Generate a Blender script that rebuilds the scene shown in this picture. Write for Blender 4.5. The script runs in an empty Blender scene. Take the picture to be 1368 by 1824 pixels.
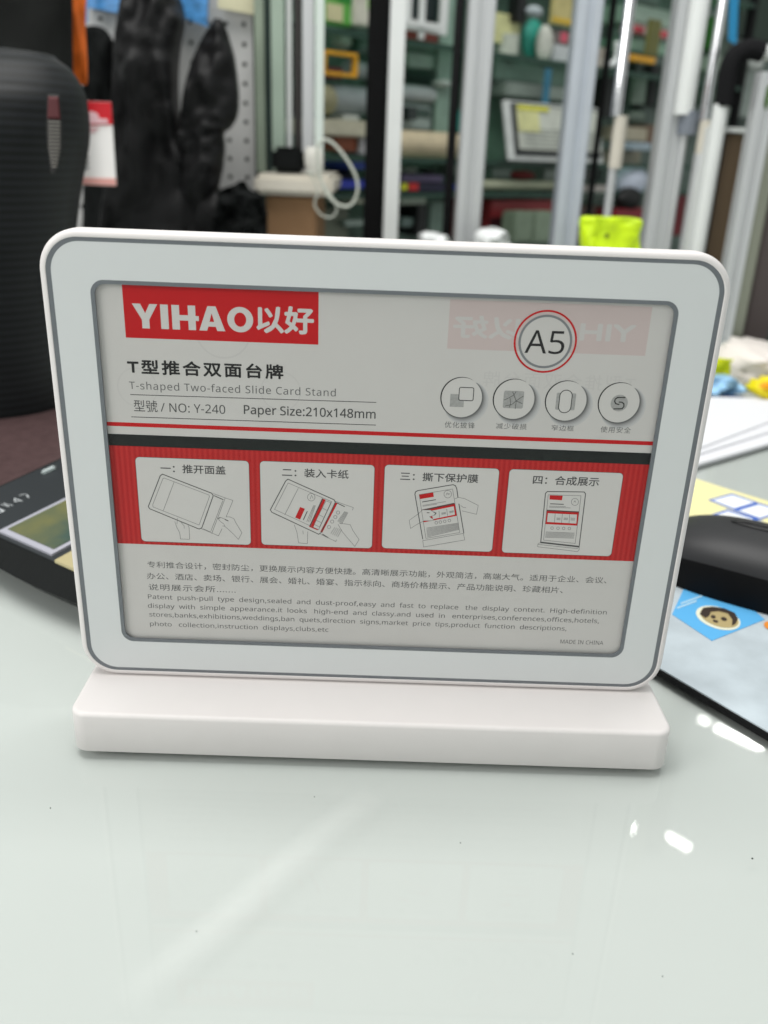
import bpy, bmesh, math, random
from mathutils import Vector, Matrix, noise
random.seed(7)
S = bpy.context.scene
COL = S.collection
rad = math.radians

# ------------------------------------------------------------------ camera
F = 1557.4931                      # focal length in pixels of the 1368x1824 photograph
RC = ((0.99933861, 0.03585673, -0.00605246), (0.03541707, -0.92200547, 0.38555356), (0.00824429, -0.38551292, -0.92266561))
CP = Vector((-0.000377, -0.310380, 0.226067))
def w_(a): return Vector((a[0], -a[2], a[1]))
RX, RD, RF = w_(RC[0]), w_(RC[1]), w_(RC[2])
cam_d = bpy.data.cameras.new('camera'); cam = bpy.data.objects.new('camera', cam_d); COL.objects.link(cam)
M = Matrix((RX, -RD, -RF)).transposed().to_4x4(); M.translation = CP
cam.matrix_world = M
cam_d.sensor_fit = 'VERTICAL'; cam_d.sensor_height = 36; cam_d.sensor_width = 27
cam_d.lens = 36 * F / 1824
cam_d.clip_start = 0.01; cam_d.clip_end = 50
cam_d.dof.use_dof = True; cam_d.dof.focus_distance = 0.335; cam_d.dof.aperture_fstop = 9.2
S.camera = cam
S.render.resolution_x = 768; S.render.resolution_y = 1024
S.cycles.use_denoising = True
S.cycles.max_bounces = 8; S.cycles.transparent_max_bounces = 16
S.view_settings.view_transform = 'Standard'; S.view_settings.look = 'None'
S.view_settings.exposure = 0.22; S.view_settings.gamma = 1.0

# ------------------------------------------------------------------ light
wd = bpy.data.worlds.new('World'); S.world = wd; wd.use_nodes = True
bg = wd.node_tree.nodes['Background']; bg.inputs[0].default_value = (0.95, 1.0, 0.975, 1); bg.inputs[1].default_value = 0.48
def area(name, loc, size, power, color=(1, 1, 1), target=None):
    l = bpy.data.lights.new(name, 'AREA'); l.shape = 'RECTANGLE'; l.size, l.size_y = size
    l.energy = power; l.color = color
    o = bpy.data.objects.new(name, l); COL.objects.link(o); o.location = loc
    if target is not None:
        o.rotation_euler = (Vector(target) - Vector(loc)).to_track_quat('-Z', 'Y').to_euler()
    return o
area('ceiling_panel_lamp', (-0.35, -0.05, 1.9), (1.4, 0.9), 20, (1, 0.985, 0.96))
area('side_lamp', (-1.0, -0.6, 0.7), (0.5, 0.5), 5.2, (1, 0.985, 0.96), (0, 0.0, 0.1))
area('rack_fill_light', (0.1, 0.55, 1.9), (1.8, 0.4), 17, (1, 0.99, 0.97), (0.1, 1.6, 0.3))  # unseen fill added to brighten the rack, posts and pegboard

# ------------------------------------------------------------------ pixel -> place
def ray(u, v): return ((u - 684) / F) * RX + ((v - 912) / F) * RD + RF
def T(u, v, z=0.0):
    d = ray(u, v); return CP + d * ((z - CP.z) / d.z)
def P(u, v, Y):
    d = ray(u, v); return CP + d * ((Y - CP.y) / d.y)
def pxm(u, v, Y):                      # metres per photo pixel at depth Y
    p = P(u, v, Y); return (p - CP).dot(RF) / F

# ------------------------------------------------------------------ materials
def srgb(r, g, b):
    f = lambda c: (c / 255 / 12.92) if c / 255 <= 0.04045 else ((c / 255 + 0.055) / 1.055) ** 2.4
    return (f(r), f(g), f(b))
def mat(name, c, rough=0.5, metal=0.0, spec=0.5, var=0.0, scale=40, bump=0.0, coat=0.0, trans=0.0, ior=1.45, emit=0.0, stretch=None, alpha=1.0, sss=0.0):
    m = bpy.data.materials.new(name); m.use_nodes = True; nt = m.node_tree; b = nt.nodes['Principled BSDF']
    b.inputs['Base Color'].default_value = (*c, 1); b.inputs['Roughness'].default_value = rough
    b.inputs['Metallic'].default_value = metal; b.inputs['Specular IOR Level'].default_value = spec
    b.inputs['Coat Weight'].default_value = coat; b.inputs['Coat Roughness'].default_value = 0.04
    b.inputs['Transmission Weight'].default_value = trans; b.inputs['IOR'].default_value = ior
    b.inputs['Alpha'].default_value = alpha
    if emit: b.inputs['Emission Color'].default_value = (*c, 1); b.inputs['Emission Strength'].default_value = emit
    if var or bump:
        tc = nt.nodes.new('ShaderNodeTexCoord'); mp = nt.nodes.new('ShaderNodeMapping'); n = nt.nodes.new('ShaderNodeTexNoise')
        nt.links.new(tc.outputs['Object'], mp.inputs[0]); nt.links.new(mp.outputs[0], n.inputs['Vector'])
        n.inputs['Scale'].default_value = scale; n.inputs['Detail'].default_value = 5
        if stretch: mp.inputs['Scale'].default_value = stretch
        if var:
            r = nt.nodes.new('ShaderNodeValToRGB'); nt.links.new(n.outputs['Fac'], r.inputs[0])
            r.color_ramp.elements[0].position = 0.3; r.color_ramp.elements[1].position = 0.7
            r.color_ramp.elements[0].color = (*[x * (1 - var) for x in c], 1); r.color_ramp.elements[1].color = (*[min(1, x * (1 + var)) for x in c], 1)
            nt.links.new(r.outputs[0], b.inputs['Base Color'])
        if bump:
            bp = nt.nodes.new('ShaderNodeBump'); bp.inputs['Strength'].default_value = bump; bp.inputs['Distance'].default_value = 0.002
            nt.links.new(n.outputs['Fac'], bp.inputs['Height']); nt.links.new(bp.outputs[0], b.inputs['Normal'])
    return m
def wave_mat(name, c1, c2, scale, rough=0.5, axis='X', spec=0.4):
    m = mat(name, c1, rough, spec=spec); nt = m.node_tree
    tc = nt.nodes.new('ShaderNodeTexCoord'); w = nt.nodes.new('ShaderNodeTexWave'); r = nt.nodes.new('ShaderNodeValToRGB')
    w.bands_direction = axis; w.inputs['Scale'].default_value = scale; w.inputs['Distortion'].default_value = 0
    nt.links.new(tc.outputs['Object'], w.inputs[0]); nt.links.new(w.outputs['Fac'], r.inputs[0])
    r.color_ramp.elements[0].color = (*c1, 1); r.color_ramp.elements[1].color = (*c2, 1)
    nt.links.new(r.outputs[0], nt.nodes['Principled BSDF'].inputs['Base Color']); return m
M_ = {}
M_['plastic'] = mat('white_plastic', (0.74, 0.705, 0.695), 0.42, var=0.01, scale=60, bump=0.006)
M_['face'] = mat('border_face', (0.67, 0.69, 0.69), 0.25, spec=0.4)
M_['grey'] = mat('grey_border_line', (0.15, 0.165, 0.18), 0.4)
M_['paper'] = mat('card_paper', (0.55, 0.535, 0.515), 0.6, var=0.015, scale=30)
M_['red'] = mat('red_ink', srgb(186, 20, 25), 0.5, spec=.2, var=0.03, scale=50)
M_['redband'] = wave_mat('red_striped_ink', srgb(168, 26, 28), srgb(184, 42, 40), 160, spec=.2)
M_['ink'] = mat('black_ink', (0.022, 0.022, 0.022), 0.5, spec=.15)
M_['ink2'] = mat('dark_grey_ink', (0.075, 0.075, 0.075), 0.5, spec=.15)
M_['ink3'] = mat('grey_ink', (0.13, 0.13, 0.13), 0.5, spec=.15)
M_['ink4'] = mat('light_grey_ink', (0.30, 0.30, 0.295), 0.5)
M_['ink5'] = mat('pale_grey_ink', (0.45, 0.45, 0.44), 0.5)
M_['ghostred'] = mat('show_through_red', (0.52, 0.435, 0.42), 0.6)
M_['ghost'] = mat('show_through_grey', (0.515, 0.50, 0.485), 0.6)
M_['white_ink'] = mat('unprinted_white', (0.575, 0.56, 0.54), 0.6)
M_['table'] = mat('back_painted_glass', (0.545, 0.58, 0.54), 0.045, spec=0.5, coat=0.3, var=0.012, scale=3)
M_['tabledge'] = mat('green_glass_edge', (0.06, 0.22, 0.15), 0.1)
M_['alu'] = mat('brushed_aluminium', (0.62, 0.63, 0.64), 0.35, metal=0.55, var=0.05, scale=20, stretch=(20, 20, 0.3))
M_['alublue'] = mat('bluish_aluminium', (0.58, 0.62, 0.68), 0.35, metal=0.5, var=0.04, scale=20)
M_['chrome'] = mat('chrome', (0.8, 0.8, 0.82), 0.08, metal=1)
M_['blackm'] = mat('black_painted_metal', (0.006, 0.006, 0.0065), 0.55, spec=.15)
M_['foam'] = mat('black_foam', (0.010, 0.010, 0.011), 0.9, spec=.15, bump=0.3, scale=300)
M_['beige'] = mat('beige_plastic', (0.62, 0.58, 0.50), 0.5, var=0.03)
M_['cream'] = mat('cream_card', (0.68, 0.62, 0.50), 0.6, var=0.04, scale=15)
M_['whitep'] = mat('white_painted', (0.75, 0.77, 0.76), 0.4, var=0.03, scale=12)
M_['blackp'] = mat('shiny_black_film', (0.010, 0.010, 0.0105), 0.5, spec=0.2, bump=0.5, scale=30)
M_['blackf'] = mat('black_fabric', (0.008, 0.009, 0.009), 0.85, spec=.1, var=0.2, scale=50, bump=0.2)
M_['peg'] = mat('pegboard_paint', (0.58, 0.58, 0.57), 0.5, var=0.03, scale=10)
M_['dark'] = mat('dark_gap', (0.02, 0.03, 0.026), 0.8)
M_['brown'] = mat('brown_board', (0.11, 0.072, 0.04), 0.6, var=0.12, scale=8, stretch=(8, 8, .6))
M_['carton'] = mat('corrugated_cardboard', (0.30, 0.17, 0.085), 0.8, var=0.08, scale=20)
def clr(name, rgb, rough=0.5, **k): return mat(name, srgb(*rgb), rough, **k)
def clear_mat(name, tint=(1, 1, 1), rough=0.02, ior=1.30, body=0.0, bodycol=(0.5, 0.8, 0.65)):
    m = bpy.data.materials.new(name); m.use_nodes = True; nt = m.node_tree; nt.nodes.remove(nt.nodes['Principled BSDF'])
    out = nt.nodes['Material Output']; t = nt.nodes.new('ShaderNodeBsdfTransparent'); t.inputs[0].default_value = (*tint, 1)
    g = nt.nodes.new('ShaderNodeBsdfGlossy'); g.inputs['Roughness'].default_value = rough
    fr = nt.nodes.new('ShaderNodeFresnel'); fr.inputs[0].default_value = ior; mx = nt.nodes.new('ShaderNodeMixShader')
    base = t
    if body:
        d = nt.nodes.new('ShaderNodeBsdfDiffuse'); d.inputs[0].default_value = (*bodycol, 1)
        m0 = nt.nodes.new('ShaderNodeMixShader'); m0.inputs[0].default_value = body
        nt.links.new(t.outputs[0], m0.inputs[1]); nt.links.new(d.outputs[0], m0.inputs[2]); base = m0
    geo = nt.nodes.new('ShaderNodeNewGeometry'); mt_ = nt.nodes.new('ShaderNodeMath'); mt_.operation = 'MULTIPLY'; sb = nt.nodes.new('ShaderNodeMath'); sb.operation = 'SUBTRACT'; sb.inputs[0].default_value = 1   # a thin sheet mirrors once, on its outer face
    nt.links.new(geo.outputs['Backfacing'], sb.inputs[1]); nt.links.new(fr.outputs[0], mt_.inputs[0]); nt.links.new(sb.outputs[0], mt_.inputs[1])
    nt.links.new(mt_.outputs[0], mx.inputs[0]); nt.links.new(base.outputs[0], mx.inputs[1]); nt.links.new(g.outputs[0], mx.inputs[2])
    nt.links.new(mx.outputs[0], out.inputs[0]); return m
M_['clear'] = clear_mat('clear_acrylic')
M_['shelfglass'] = clear_mat('shelf_glass', (0.80, 0.93, 0.87), ior=1.45, body=0.34, bodycol=(0.42, 0.60, 0.51))

# ------------------------------------------------------------------ object helpers
def tag(o, label=None, cat=None, group=None, kind=None):
    if label: o['label'] = label
    if cat: o['category'] = cat
    if group: o['group'] = group
    if kind: o['kind'] = kind
    return o
def empty(name, loc, rz=0, **k):
    o = bpy.data.objects.new(name, None); COL.objects.link(o); o.location = loc; o.rotation_euler = (0, 0, rz); o.empty_display_size = .02
    return tag(o, **k)
def link(name, bm, m, parent=None, loc=(0, 0, 0), rz=0, smooth=False):
    me = bpy.data.meshes.new(name)
    if isinstance(bm, bmesh.types.BMesh): bm.to_mesh(me); bm.free()
    else: me.from_pydata(*bm); me.update()
    for mm in (m if isinstance(m, (list, tuple)) else [m]): me.materials.append(mm)
    if smooth:
        for p in me.polygons: p.use_smooth = True
    o = bpy.data.objects.new(name, me); COL.objects.link(o); o.location = loc; o.rotation_euler = (0, 0, rz)
    if parent: o.parent = parent
    return o
def bxm(bm, x0, x1, y0, y1, z0, z1, bev=0.0, seg=2):
    r = bmesh.ops.create_cube(bm, size=1.0); vs = r['verts']
    for v in vs: v.co = Vector(((x0 + x1) / 2 + v.co.x * (x1 - x0), (y0 + y1) / 2 + v.co.y * (y1 - y0), (z0 + z1) / 2 + v.co.z * (z1 - z0)))
    if bev:
        es = list({e for v in vs for e in v.link_edges})
        bmesh.ops.bevel(bm, geom=es, offset=bev, segments=seg, affect='EDGES', clamp_overlap=True)
    return bm
def cyl(bm, p, q, r, n=20, r2=None, caps=True):
    p, q = Vector(p), Vector(q); d = q - p
    mt = Matrix.Translation((p + q) / 2) @ d.to_track_quat('Z', 'Y').to_matrix().to_4x4()
    bmesh.ops.create_cone(bm, cap_ends=caps, segments=n, radius1=r, radius2=r if r2 is None else r2, depth=d.length, matrix=mt); return bm
def tube(bm, pts, r, n=10, closed=False):
    pts = [Vector(p) for p in pts]; rings = []
    N = len(pts)
    for i, p in enumerate(pts):
        a = pts[(i - 1) % N] if closed or i else pts[0]; b = pts[(i + 1) % N] if closed or i < N - 1 else pts[-1]
        t = (b - a).normalized(); up = Vector((0, 0, 1)) if abs(t.z) < .9 else Vector((1, 0, 0))
        x = t.cross(up).normalized(); y = x.cross(t)
        rr = r[i] if isinstance(r, (list, tuple)) else r
        if i and (x.dot(rings[-1][1]) < 0): x, y = -x, -y
        rings.append(([bm.verts.new(p + (x * math.cos(k * 2 * math.pi / n) + y * math.sin(k * 2 * math.pi / n)) * rr) for k in range(n)], x))
    rr = [q[0] for q in rings]
    for i in range(N if closed else N - 1):
        A, B = rr[i], rr[(i + 1) % N]
        for k in range(n): bm.faces.new((A[k], A[(k + 1) % n], B[(k + 1) % n], B[k]))
    if not closed: bm.faces.new(rr[0][::-1]); bm.faces.new(rr[-1])
    bmesh.ops.recalc_face_normals(bm, faces=bm.faces); return bm
def smooth_pts(pts, n=6, closed=False):
    pts = [Vector(p) for p in pts]; out = []; N = len(pts)
    for i in range(N if closed else N - 1):
        g = lambda k: pts[k % N] if closed else pts[max(0, min(N - 1, k))]
        a, b, c, d = g(i - 1), g(i), g(i + 1), g(i + 2)
        for j in range(n):
            t = j / n
            out.append(0.5 * ((2 * b) + (c - a) * t + (2 * a - 5 * b + 4 * c - d) * t * t + (3 * b - a - 3 * c + d) * t ** 3))
    if not closed: out.append(pts[-1])
    return out
def prism(pts, z0, z1):
    n = len(pts); vs = [(p[0], p[1], z0) for p in pts] + [(p[0], p[1], z1) for p in pts]
    fs = [tuple(range(n))[::-1], tuple(range(n, 2 * n))] + [(i, (i + 1) % n, n + (i + 1) % n, n + i) for i in range(n)]
    bm = bmesh.new(); bv = [bm.verts.new(v) for v in vs]
    for f in fs: bm.faces.new([bv[i] for i in f])
    bmesh.ops.recalc_face_normals(bm, faces=bm.faces); return bm
def rrect(w, h, r, n=10, cx=0, cy=0):          # half sizes, counter-clockwise
    out = []
    for (sx, sy, a0) in ((1, 1, 0), (-1, 1, 90), (-1, -1, 180), (1, -1, 270)):
        for k in range(n + 1):
            a = rad(a0 + 90 * k / n); out.append((cx + sx * (w - r) + r * math.cos(a), cy + sy * (h - r) + r * math.sin(a)))
    return out
def sweep(rings, cap0=False, cap1=False, close=False):
    bm = bmesh.new(); R_ = [[bm.verts.new(p) for p in r] for r in rings]; n = len(R_[0])
    prs = list(zip(R_, R_[1:])) + ([(R_[-1], R_[0])] if close else [])
    for A, B in prs:
        for k in range(n): bm.faces.new((A[k], A[(k + 1) % n], B[(k + 1) % n], B[k]))
    if cap0: bm.faces.new(R_[0][::-1])
    if cap1: bm.faces.new(R_[-1])
    bmesh.ops.recalc_face_normals(bm, faces=bm.faces); return bm
mm = 0.001
# ================================================================== SETTING
tz = 0.0
FLOOR = -0.75
link('floor', prism([(-4, -3), (4, -3), (4, 5), (-4, 5)], FLOOR - .05, FLOOR), clr('floor_tiles', (120, 122, 118), 0.35, var=.1, scale=4))['kind'] = 'structure'
link('back_wall', prism([(-4, 3.3), (4, 3.3), (4, 3.4), (-4, 3.4)], FLOOR, 2.0), mat('wall_paint', (0.10, 0.13, 0.115), 0.8, var=.6, scale=9))['kind'] = 'structure'

# table
tb = empty('glass_table', (0, .1, FLOOR), label='glass topped desk with pale green white surface under the card stand', cat='table')
link('painted_top', bxm(bmesh.new(), -.999, .999, -.749, .799, .732, .7462, .001), mat('white_back_paint', (.60, .575, .585), .6, spec=.1, var=.02, scale=7), tb)
link('glass_sheet', bxm(bmesh.new(), -1.0, 1.0, -.75, .80, .7464, .75, .0008), clear_mat('table_glass', (.955, .982, .967), .03, ior=1.40), tb)
for sx in (-.9, .9):
    for sy in (-.65, .70):
        link('leg', bxm(bmesh.new(), sx - .02, sx + .02, sy - .02, sy + .02, 0, .7318, .002), M_['alu'], tb)

# light streak across the glass, painted as a pale see-through strip
def streak_mat():
    m = bpy.data.materials.new('painted_light_streak'); m.use_nodes = True; nt = m.node_tree; b = nt.nodes['Principled BSDF']
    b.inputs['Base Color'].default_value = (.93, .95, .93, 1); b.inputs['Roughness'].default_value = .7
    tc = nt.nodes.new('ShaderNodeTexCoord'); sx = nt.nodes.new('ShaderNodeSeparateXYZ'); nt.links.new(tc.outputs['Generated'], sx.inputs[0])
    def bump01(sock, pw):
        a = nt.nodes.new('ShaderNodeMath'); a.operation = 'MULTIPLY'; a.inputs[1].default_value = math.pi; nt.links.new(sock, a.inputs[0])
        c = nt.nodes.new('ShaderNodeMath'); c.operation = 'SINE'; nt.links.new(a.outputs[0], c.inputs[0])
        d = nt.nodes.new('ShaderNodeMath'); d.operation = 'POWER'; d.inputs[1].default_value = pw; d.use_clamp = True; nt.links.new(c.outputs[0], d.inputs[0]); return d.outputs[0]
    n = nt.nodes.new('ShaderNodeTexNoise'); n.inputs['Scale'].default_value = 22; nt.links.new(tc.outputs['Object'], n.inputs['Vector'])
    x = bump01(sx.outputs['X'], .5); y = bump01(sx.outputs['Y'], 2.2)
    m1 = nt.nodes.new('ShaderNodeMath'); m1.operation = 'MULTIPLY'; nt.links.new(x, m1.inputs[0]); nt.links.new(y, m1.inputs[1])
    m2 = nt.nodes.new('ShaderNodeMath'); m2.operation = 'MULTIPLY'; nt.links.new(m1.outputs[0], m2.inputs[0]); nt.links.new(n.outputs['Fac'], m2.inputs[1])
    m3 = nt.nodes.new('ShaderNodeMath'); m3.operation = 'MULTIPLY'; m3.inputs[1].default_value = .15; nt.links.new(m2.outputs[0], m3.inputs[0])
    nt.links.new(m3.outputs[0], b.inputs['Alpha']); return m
a, b = T(668, 1412), T(215, 1800); d_ = b - a; wm = link('light_streak', bxm(bmesh.new(), 0, d_.length, -.0105, .0105, .7501, .75015), streak_mat(), tb)
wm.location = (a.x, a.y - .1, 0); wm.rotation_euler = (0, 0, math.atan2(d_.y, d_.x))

for u, v, r_ in ((1340, 1530, .00035), (820, 1502, .0002), (350, 1660, .00022), (1020, 1700, .0002), (560, 1420, .00018), (90, 1440, .00025), (1180, 1740, .0002)):
    p = T(u, v); link('dust_speck', cyl(bmesh.new(), (p.x, p.y - .1, .7501), (p.x, p.y - .1, .7503), r_, 8), M_['dark'], tb)

# ================================================================== CARD STAND
H0 = 107.36                           # frame centre height above the table (mm)
st = empty('card_stand', (0, 0, 0), label='white plastic T-shaped card stand with rounded landscape frame on the glass desk', cat='card stand')
XO = 0.65
# base: rounded slab with soft top edge
rings = []
hx, y0, y1 = 118.9, -27.3, 33.5
cy, hy = (y0 + y1) / 2, (y1 - y0) / 2
def ringm(w, h, r, z, cxx=XO, cyy=cy): return [(x * mm, y * mm, z * mm) for x, y in rrect(w, h, r, 10, cxx, cyy)]
rings = [ringm(hx - .2, hy - .2, 6.8, 0.35), ringm(hx + .1, hy + .1, 7, 0.6)]
for k in range(9):
    a = rad(90 * k / 8); R2 = 1.8
    rings.append(ringm(hx - R2 + R2 * math.cos(a) - .0, hy - R2 + R2 * math.cos(a), 7 - R2 + R2 * math.cos(a), 18.1 - R2 + R2 * math.sin(a)))
link('base', sweep(rings, True, True), M_['plastic'], st, smooth=True)
bm = prism(rrect(hx - 5, hy - 5, 5, 6, XO, cy), 0, .5)
for v in bm.verts: v.co *= mm
link('base_pad', bm, clr('grey_rubber_pad', (120, 125, 120), .8), st)
# frame body: ring sweep around a rounded rectangle, with bulging rim
FW, FH, FR, FT = 120.4, 89.2, 14.5, 9.0
prof = []                              # (inset from outer, depth y in mm; 0 = front face)
prof.append((2.62, 0.0)); prof.append((2.3, -0.05))
for k in range(9):
    a = rad(90 - 90 * k / 8); prof.append((2.2 - 2.2 * math.cos(a), 2.4 - 2.45 * math.sin(a)))
prof += [(0, 4.2), (.22, 4.32), (.22, 4.55), (0, 4.67)]          # parting seam
for k in range(9):
    a = rad(90 * k / 8); prof.append((2.2 - 2.2 * math.cos(a), FT - 2.4 + 2.4 * math.sin(a)))
prof.append((10, FT)); prof.append((10, .9)); prof.append((2.62, .9))
def fring(ins, d): return [(x * mm, d * mm, (z + H0) * mm) for x, z in rrect(FW - ins, FH - ins, FR - ins if ins < 10 else 4.5, 14)]
link('frame_rim', sweep([fring(i, d) for i, d in prof], close=True), M_['plastic'], st, smooth=True)
# neck joining frame and base
link('neck', bxm(bmesh.new(), -.104, .104, .003, .0065, .0176, .0200, .0003), M_['plastic'], st)
# border face, grey lines, window opening
def flatring(wo, ho, ro, wi, hi, ri, d0, d1, n=14):
    f = lambda w, h, r, d: [(x * mm, d * mm, (z + H0) * mm) for x, z in rrect(w, h, r, n)]
    return sweep([f(wo, ho, ro, d0), f(wi, hi, ri, d0), f(wi, hi, ri, d1), f(wo, ho, ro, d1)], close=True)
link('outer_border_line', flatring(117.75, 86.95, 12.2, 116.0, 85.2, 10.6, 0.10, .8), M_['grey'], st)
link('border_panel', flatring(116.0, 85.2, 10.6, 103.0, 72.5, 4.9, 0.12, .8), M_['face'], st)
link('inner_border_line', flatring(103.0, 72.5, 4.9, 101.55, 71.1, 3.8, 0.10, .8), M_['grey'], st)
f = lambda w, h, r, d: [(x * mm, d * mm, (z + H0) * mm) for x, z in rrect(w, h, r, 14)]
link('clear_window', sweep([f(117.7, 86.9, 12.1, -.02), f(117.7, 86.9, 12.1, .04)], True, True), M_['clear'], st)
link('back_plate', sweep([f(112, 81, 8, 3.0), f(112, 81, 8, 8.0)], True, True), M_['plastic'], st)

# ================================================================== PRINTED CARD
CY = 1.5                               # card plane depth behind the front (mm)
card = empty('printed_card', (0, CY * mm, (H0 - 74) * mm), label='printed grey card with red banner and instruction steps held inside the white frame', cat='card')
cz = (H0 - 74) * mm
def cd(u, v):                          # photo pixel -> card plane (mm, x right, y up from frame centre)
    p = P(u, v, CY * mm); return (p.x / mm, p.z / mm - H0)
def c3(x, y, lay): return (x * mm, -lay * mm, (y + 74) * mm)   # local to card empty
link('sheet', sweep([[(x * mm, d * mm, (z + 74) * mm) for x, z in rrect(105, 74, .5, 2)] for d in (0, .3)], True, True), M_['paper'], card)
def poly(name, pts, lay, m, parent=None, px=True, th=.01):
    q = [cd(*p) for p in pts] if px else pts
    n = len(q); vs = [c3(x, y, lay) for x, y in q]
    return link(name, (vs, [], [tuple(range(n))]), m, parent or card)
def rect_px(tl, br):
    a, b = cd(*tl), cd(*br); return a[0], a[1], b[0], b[1]
def rectp(name, x0, yt, x1, yb, lay, m, parent=None, r=0):
    if r: q = rrect((x1 - x0) / 2, (yt - yb) / 2, r, 6, (x0 + x1) / 2, (yt + yb) / 2)
    else: q = [(x0, yb), (x1, yb), (x1, yt), (x0, yt)]
    return poly(name, q, lay, m, parent, px=False)
class Ink:                             # collects strokes as low tents in one mesh
    def __init__(s, lay): s.v = []; s.f = []; s.l = lay; s.k = 0
    def stroke(s, pts, w, closed=False, px=True, wf=None):
        q = [Vector(cd(*p)) if px else Vector(p) for p in pts]; n = len(q); b = len(s.v); s.k += 1
        lay = s.l + (s.k % 9) * .0012
        for i, p in enumerate(q):
            a = q[(i - 1) % n] if (closed or i) else None; c = q[(i + 1) % n] if (closed or i < n - 1) else None
            d1 = (p - a).normalized() if a is not None and (p - a).length else None; d2 = (c - p).normalized() if c is not None and (c - p).length else None
            d1 = d1 or d2 or Vector((1, 0)); d2 = d2 or d1
            t = (d1 + d2); t = t.normalized() if t.length > 1e-6 else d1
            nn = Vector((-t.y, t.x)); k = 1 / max(.5, nn.dot(Vector((-d1.y, d1.x))))
            ww = (wf(i / max(1, n - 1)) if wf else w) / 2 * k
            for sgn, up in ((1, 0), (0, .004), (-1, 0)):
                r_ = p + nn * ww * sgn; s.v.append(c3(r_.x, r_.y, lay + up))
        for i in range(n if closed else n - 1):
            j = (i + 1) % n
            s.f.append((b + 3 * i, b + 3 * i + 1, b + 3 * j + 1, b + 3 * j)); s.f.append((b + 3 * i + 1, b + 3 * i + 2, b + 3 * j + 2, b + 3 * j + 1))
        return s
    def circle(s, c, r, w, a0=0, a1=360, n=40, wf=None, px=True):
        c = cd(*c) if px else c; full = a1 - a0 >= 360
        pts = [(c[0] + r * math.cos(rad(a0 + (a1 - a0) * k / n)), c[1] + r * math.sin(rad(a0 + (a1 - a0) * k / n))) for k in range(n if full else n + 1)]
        return s.stroke(pts, w, full, False, wf)
    def build(s, name, m, parent=None): return link(name, (s.v, [], s.f), m, parent or card)
FONT = None
try:
    import os
    FONT = bpy.data.fonts.load(os.path.join(bpy.utils.resource_path('LOCAL'), 'datafiles', 'fonts', 'NotoSansHebrew-Regular.woff2'))   # a font that ships with Blender
except Exception: FONT = None
def tmesh(body, off=0.0, space=1.0):
    c = bpy.data.curves.new('t', 'FONT')
    if FONT and body.isascii(): c.font = FONT
    c.body = body; c.size = 1; c.offset = off; c.space_character = space; c.resolution_u = 3
    o = bpy.data.objects.new('t', c); COL.objects.link(o); me = bpy.data.meshes.new_from_object(o)
    vs = [v.co.copy() for v in me.vertices]; fs = [tuple(p.vertices) for p in me.polygons]
    bpy.data.objects.remove(o); bpy.data.curves.remove(c); bpy.data.meshes.remove(me); return vs, fs
capv, _ = tmesh('H'); CAP = max(v.y for v in capv)
def text(name, body, tl, br, m, lay=.03, parent=None, off=0.0, space=1.0, mirror=False, base=False, cap=None, bold=0, h=None, mm_box=None):
    """tl/br in photo pixels; base=True: tl = left end of baseline, br = right end of baseline, cap = cap height mm"""
    vs, fs = tmesh(body, off, space)
    x0, x1 = min(v.x for v in vs), max(v.x for v in vs); y0, y1 = min(v.y for v in vs), max(v.y for v in vs)
    a, b = (mm_box if mm_box else (cd(*tl), cd(*br)))
    X0, X1 = a[0], b[0]
    if base: yb = (a[1] + b[1]) / 2; sy = cap / CAP; Y0 = yb; y0_ = 0
    else: sy = (a[1] - b[1]) / (y1 - y0); Y0 = b[1]; y0_ = y0
    if h: yc = (a[1] + b[1]) / 2; sy = h / (y1 - y0); Y0 = yc - h / 2
    sx = (X1 - X0) / (x1 - x0)
    o = []
    for v in vs:
        x = (v.x - x0) * sx; x = X1 - x if mirror else X0 + x
        o.append(c3(x, Y0 + (v.y - y0_) * sy, lay))
    if bold:                           # heavier strokes: shifted copies, each on its own layer
        src, sf = list(o), list(fs)
        for i, (dx, dz) in enumerate(((1, 0), (-1, 0), (0, 1), (0, -1), (.7, .7), (-.7, -.7), (.7, -.7), (-.7, .7))):
            b0 = len(o); o += [(p[0] + dx * bold * mm, p[1] - (.0005 if mirror else .0022) * (i + 1) * mm, p[2] + dz * bold * mm) for p in src]
            fs = fs + [tuple(q + b0 for q in f_) for f_ in sf]
    return link(name, (o, [], fs), m, parent or card)
# ghost print showing through from the back
x0, yt, x1, yb = rect_px((802, 533), (1149, 634)); rectp('show_through_banner', x0, min(yt, 70.9), x1, yb, .003, M_['ghostred'])
text('show_through_logo', 'YIHAO以好', (810, 562), (1128, 612), M_['ghost'], .006, mirror=True, bold=.3)
text('show_through_title', 'T型推合双面台牌', (862, 660), (1130, 698), M_['ghost'], .006, mirror=True, space=1.15)
k = Ink(.006); k.circle((397, 590), 9.6, .6); k.circle((245, 690), 7.2, .4); k.circle((500, 697), 7.2, .4); k.build('show_through_rings', M_['ghost'])
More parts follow.
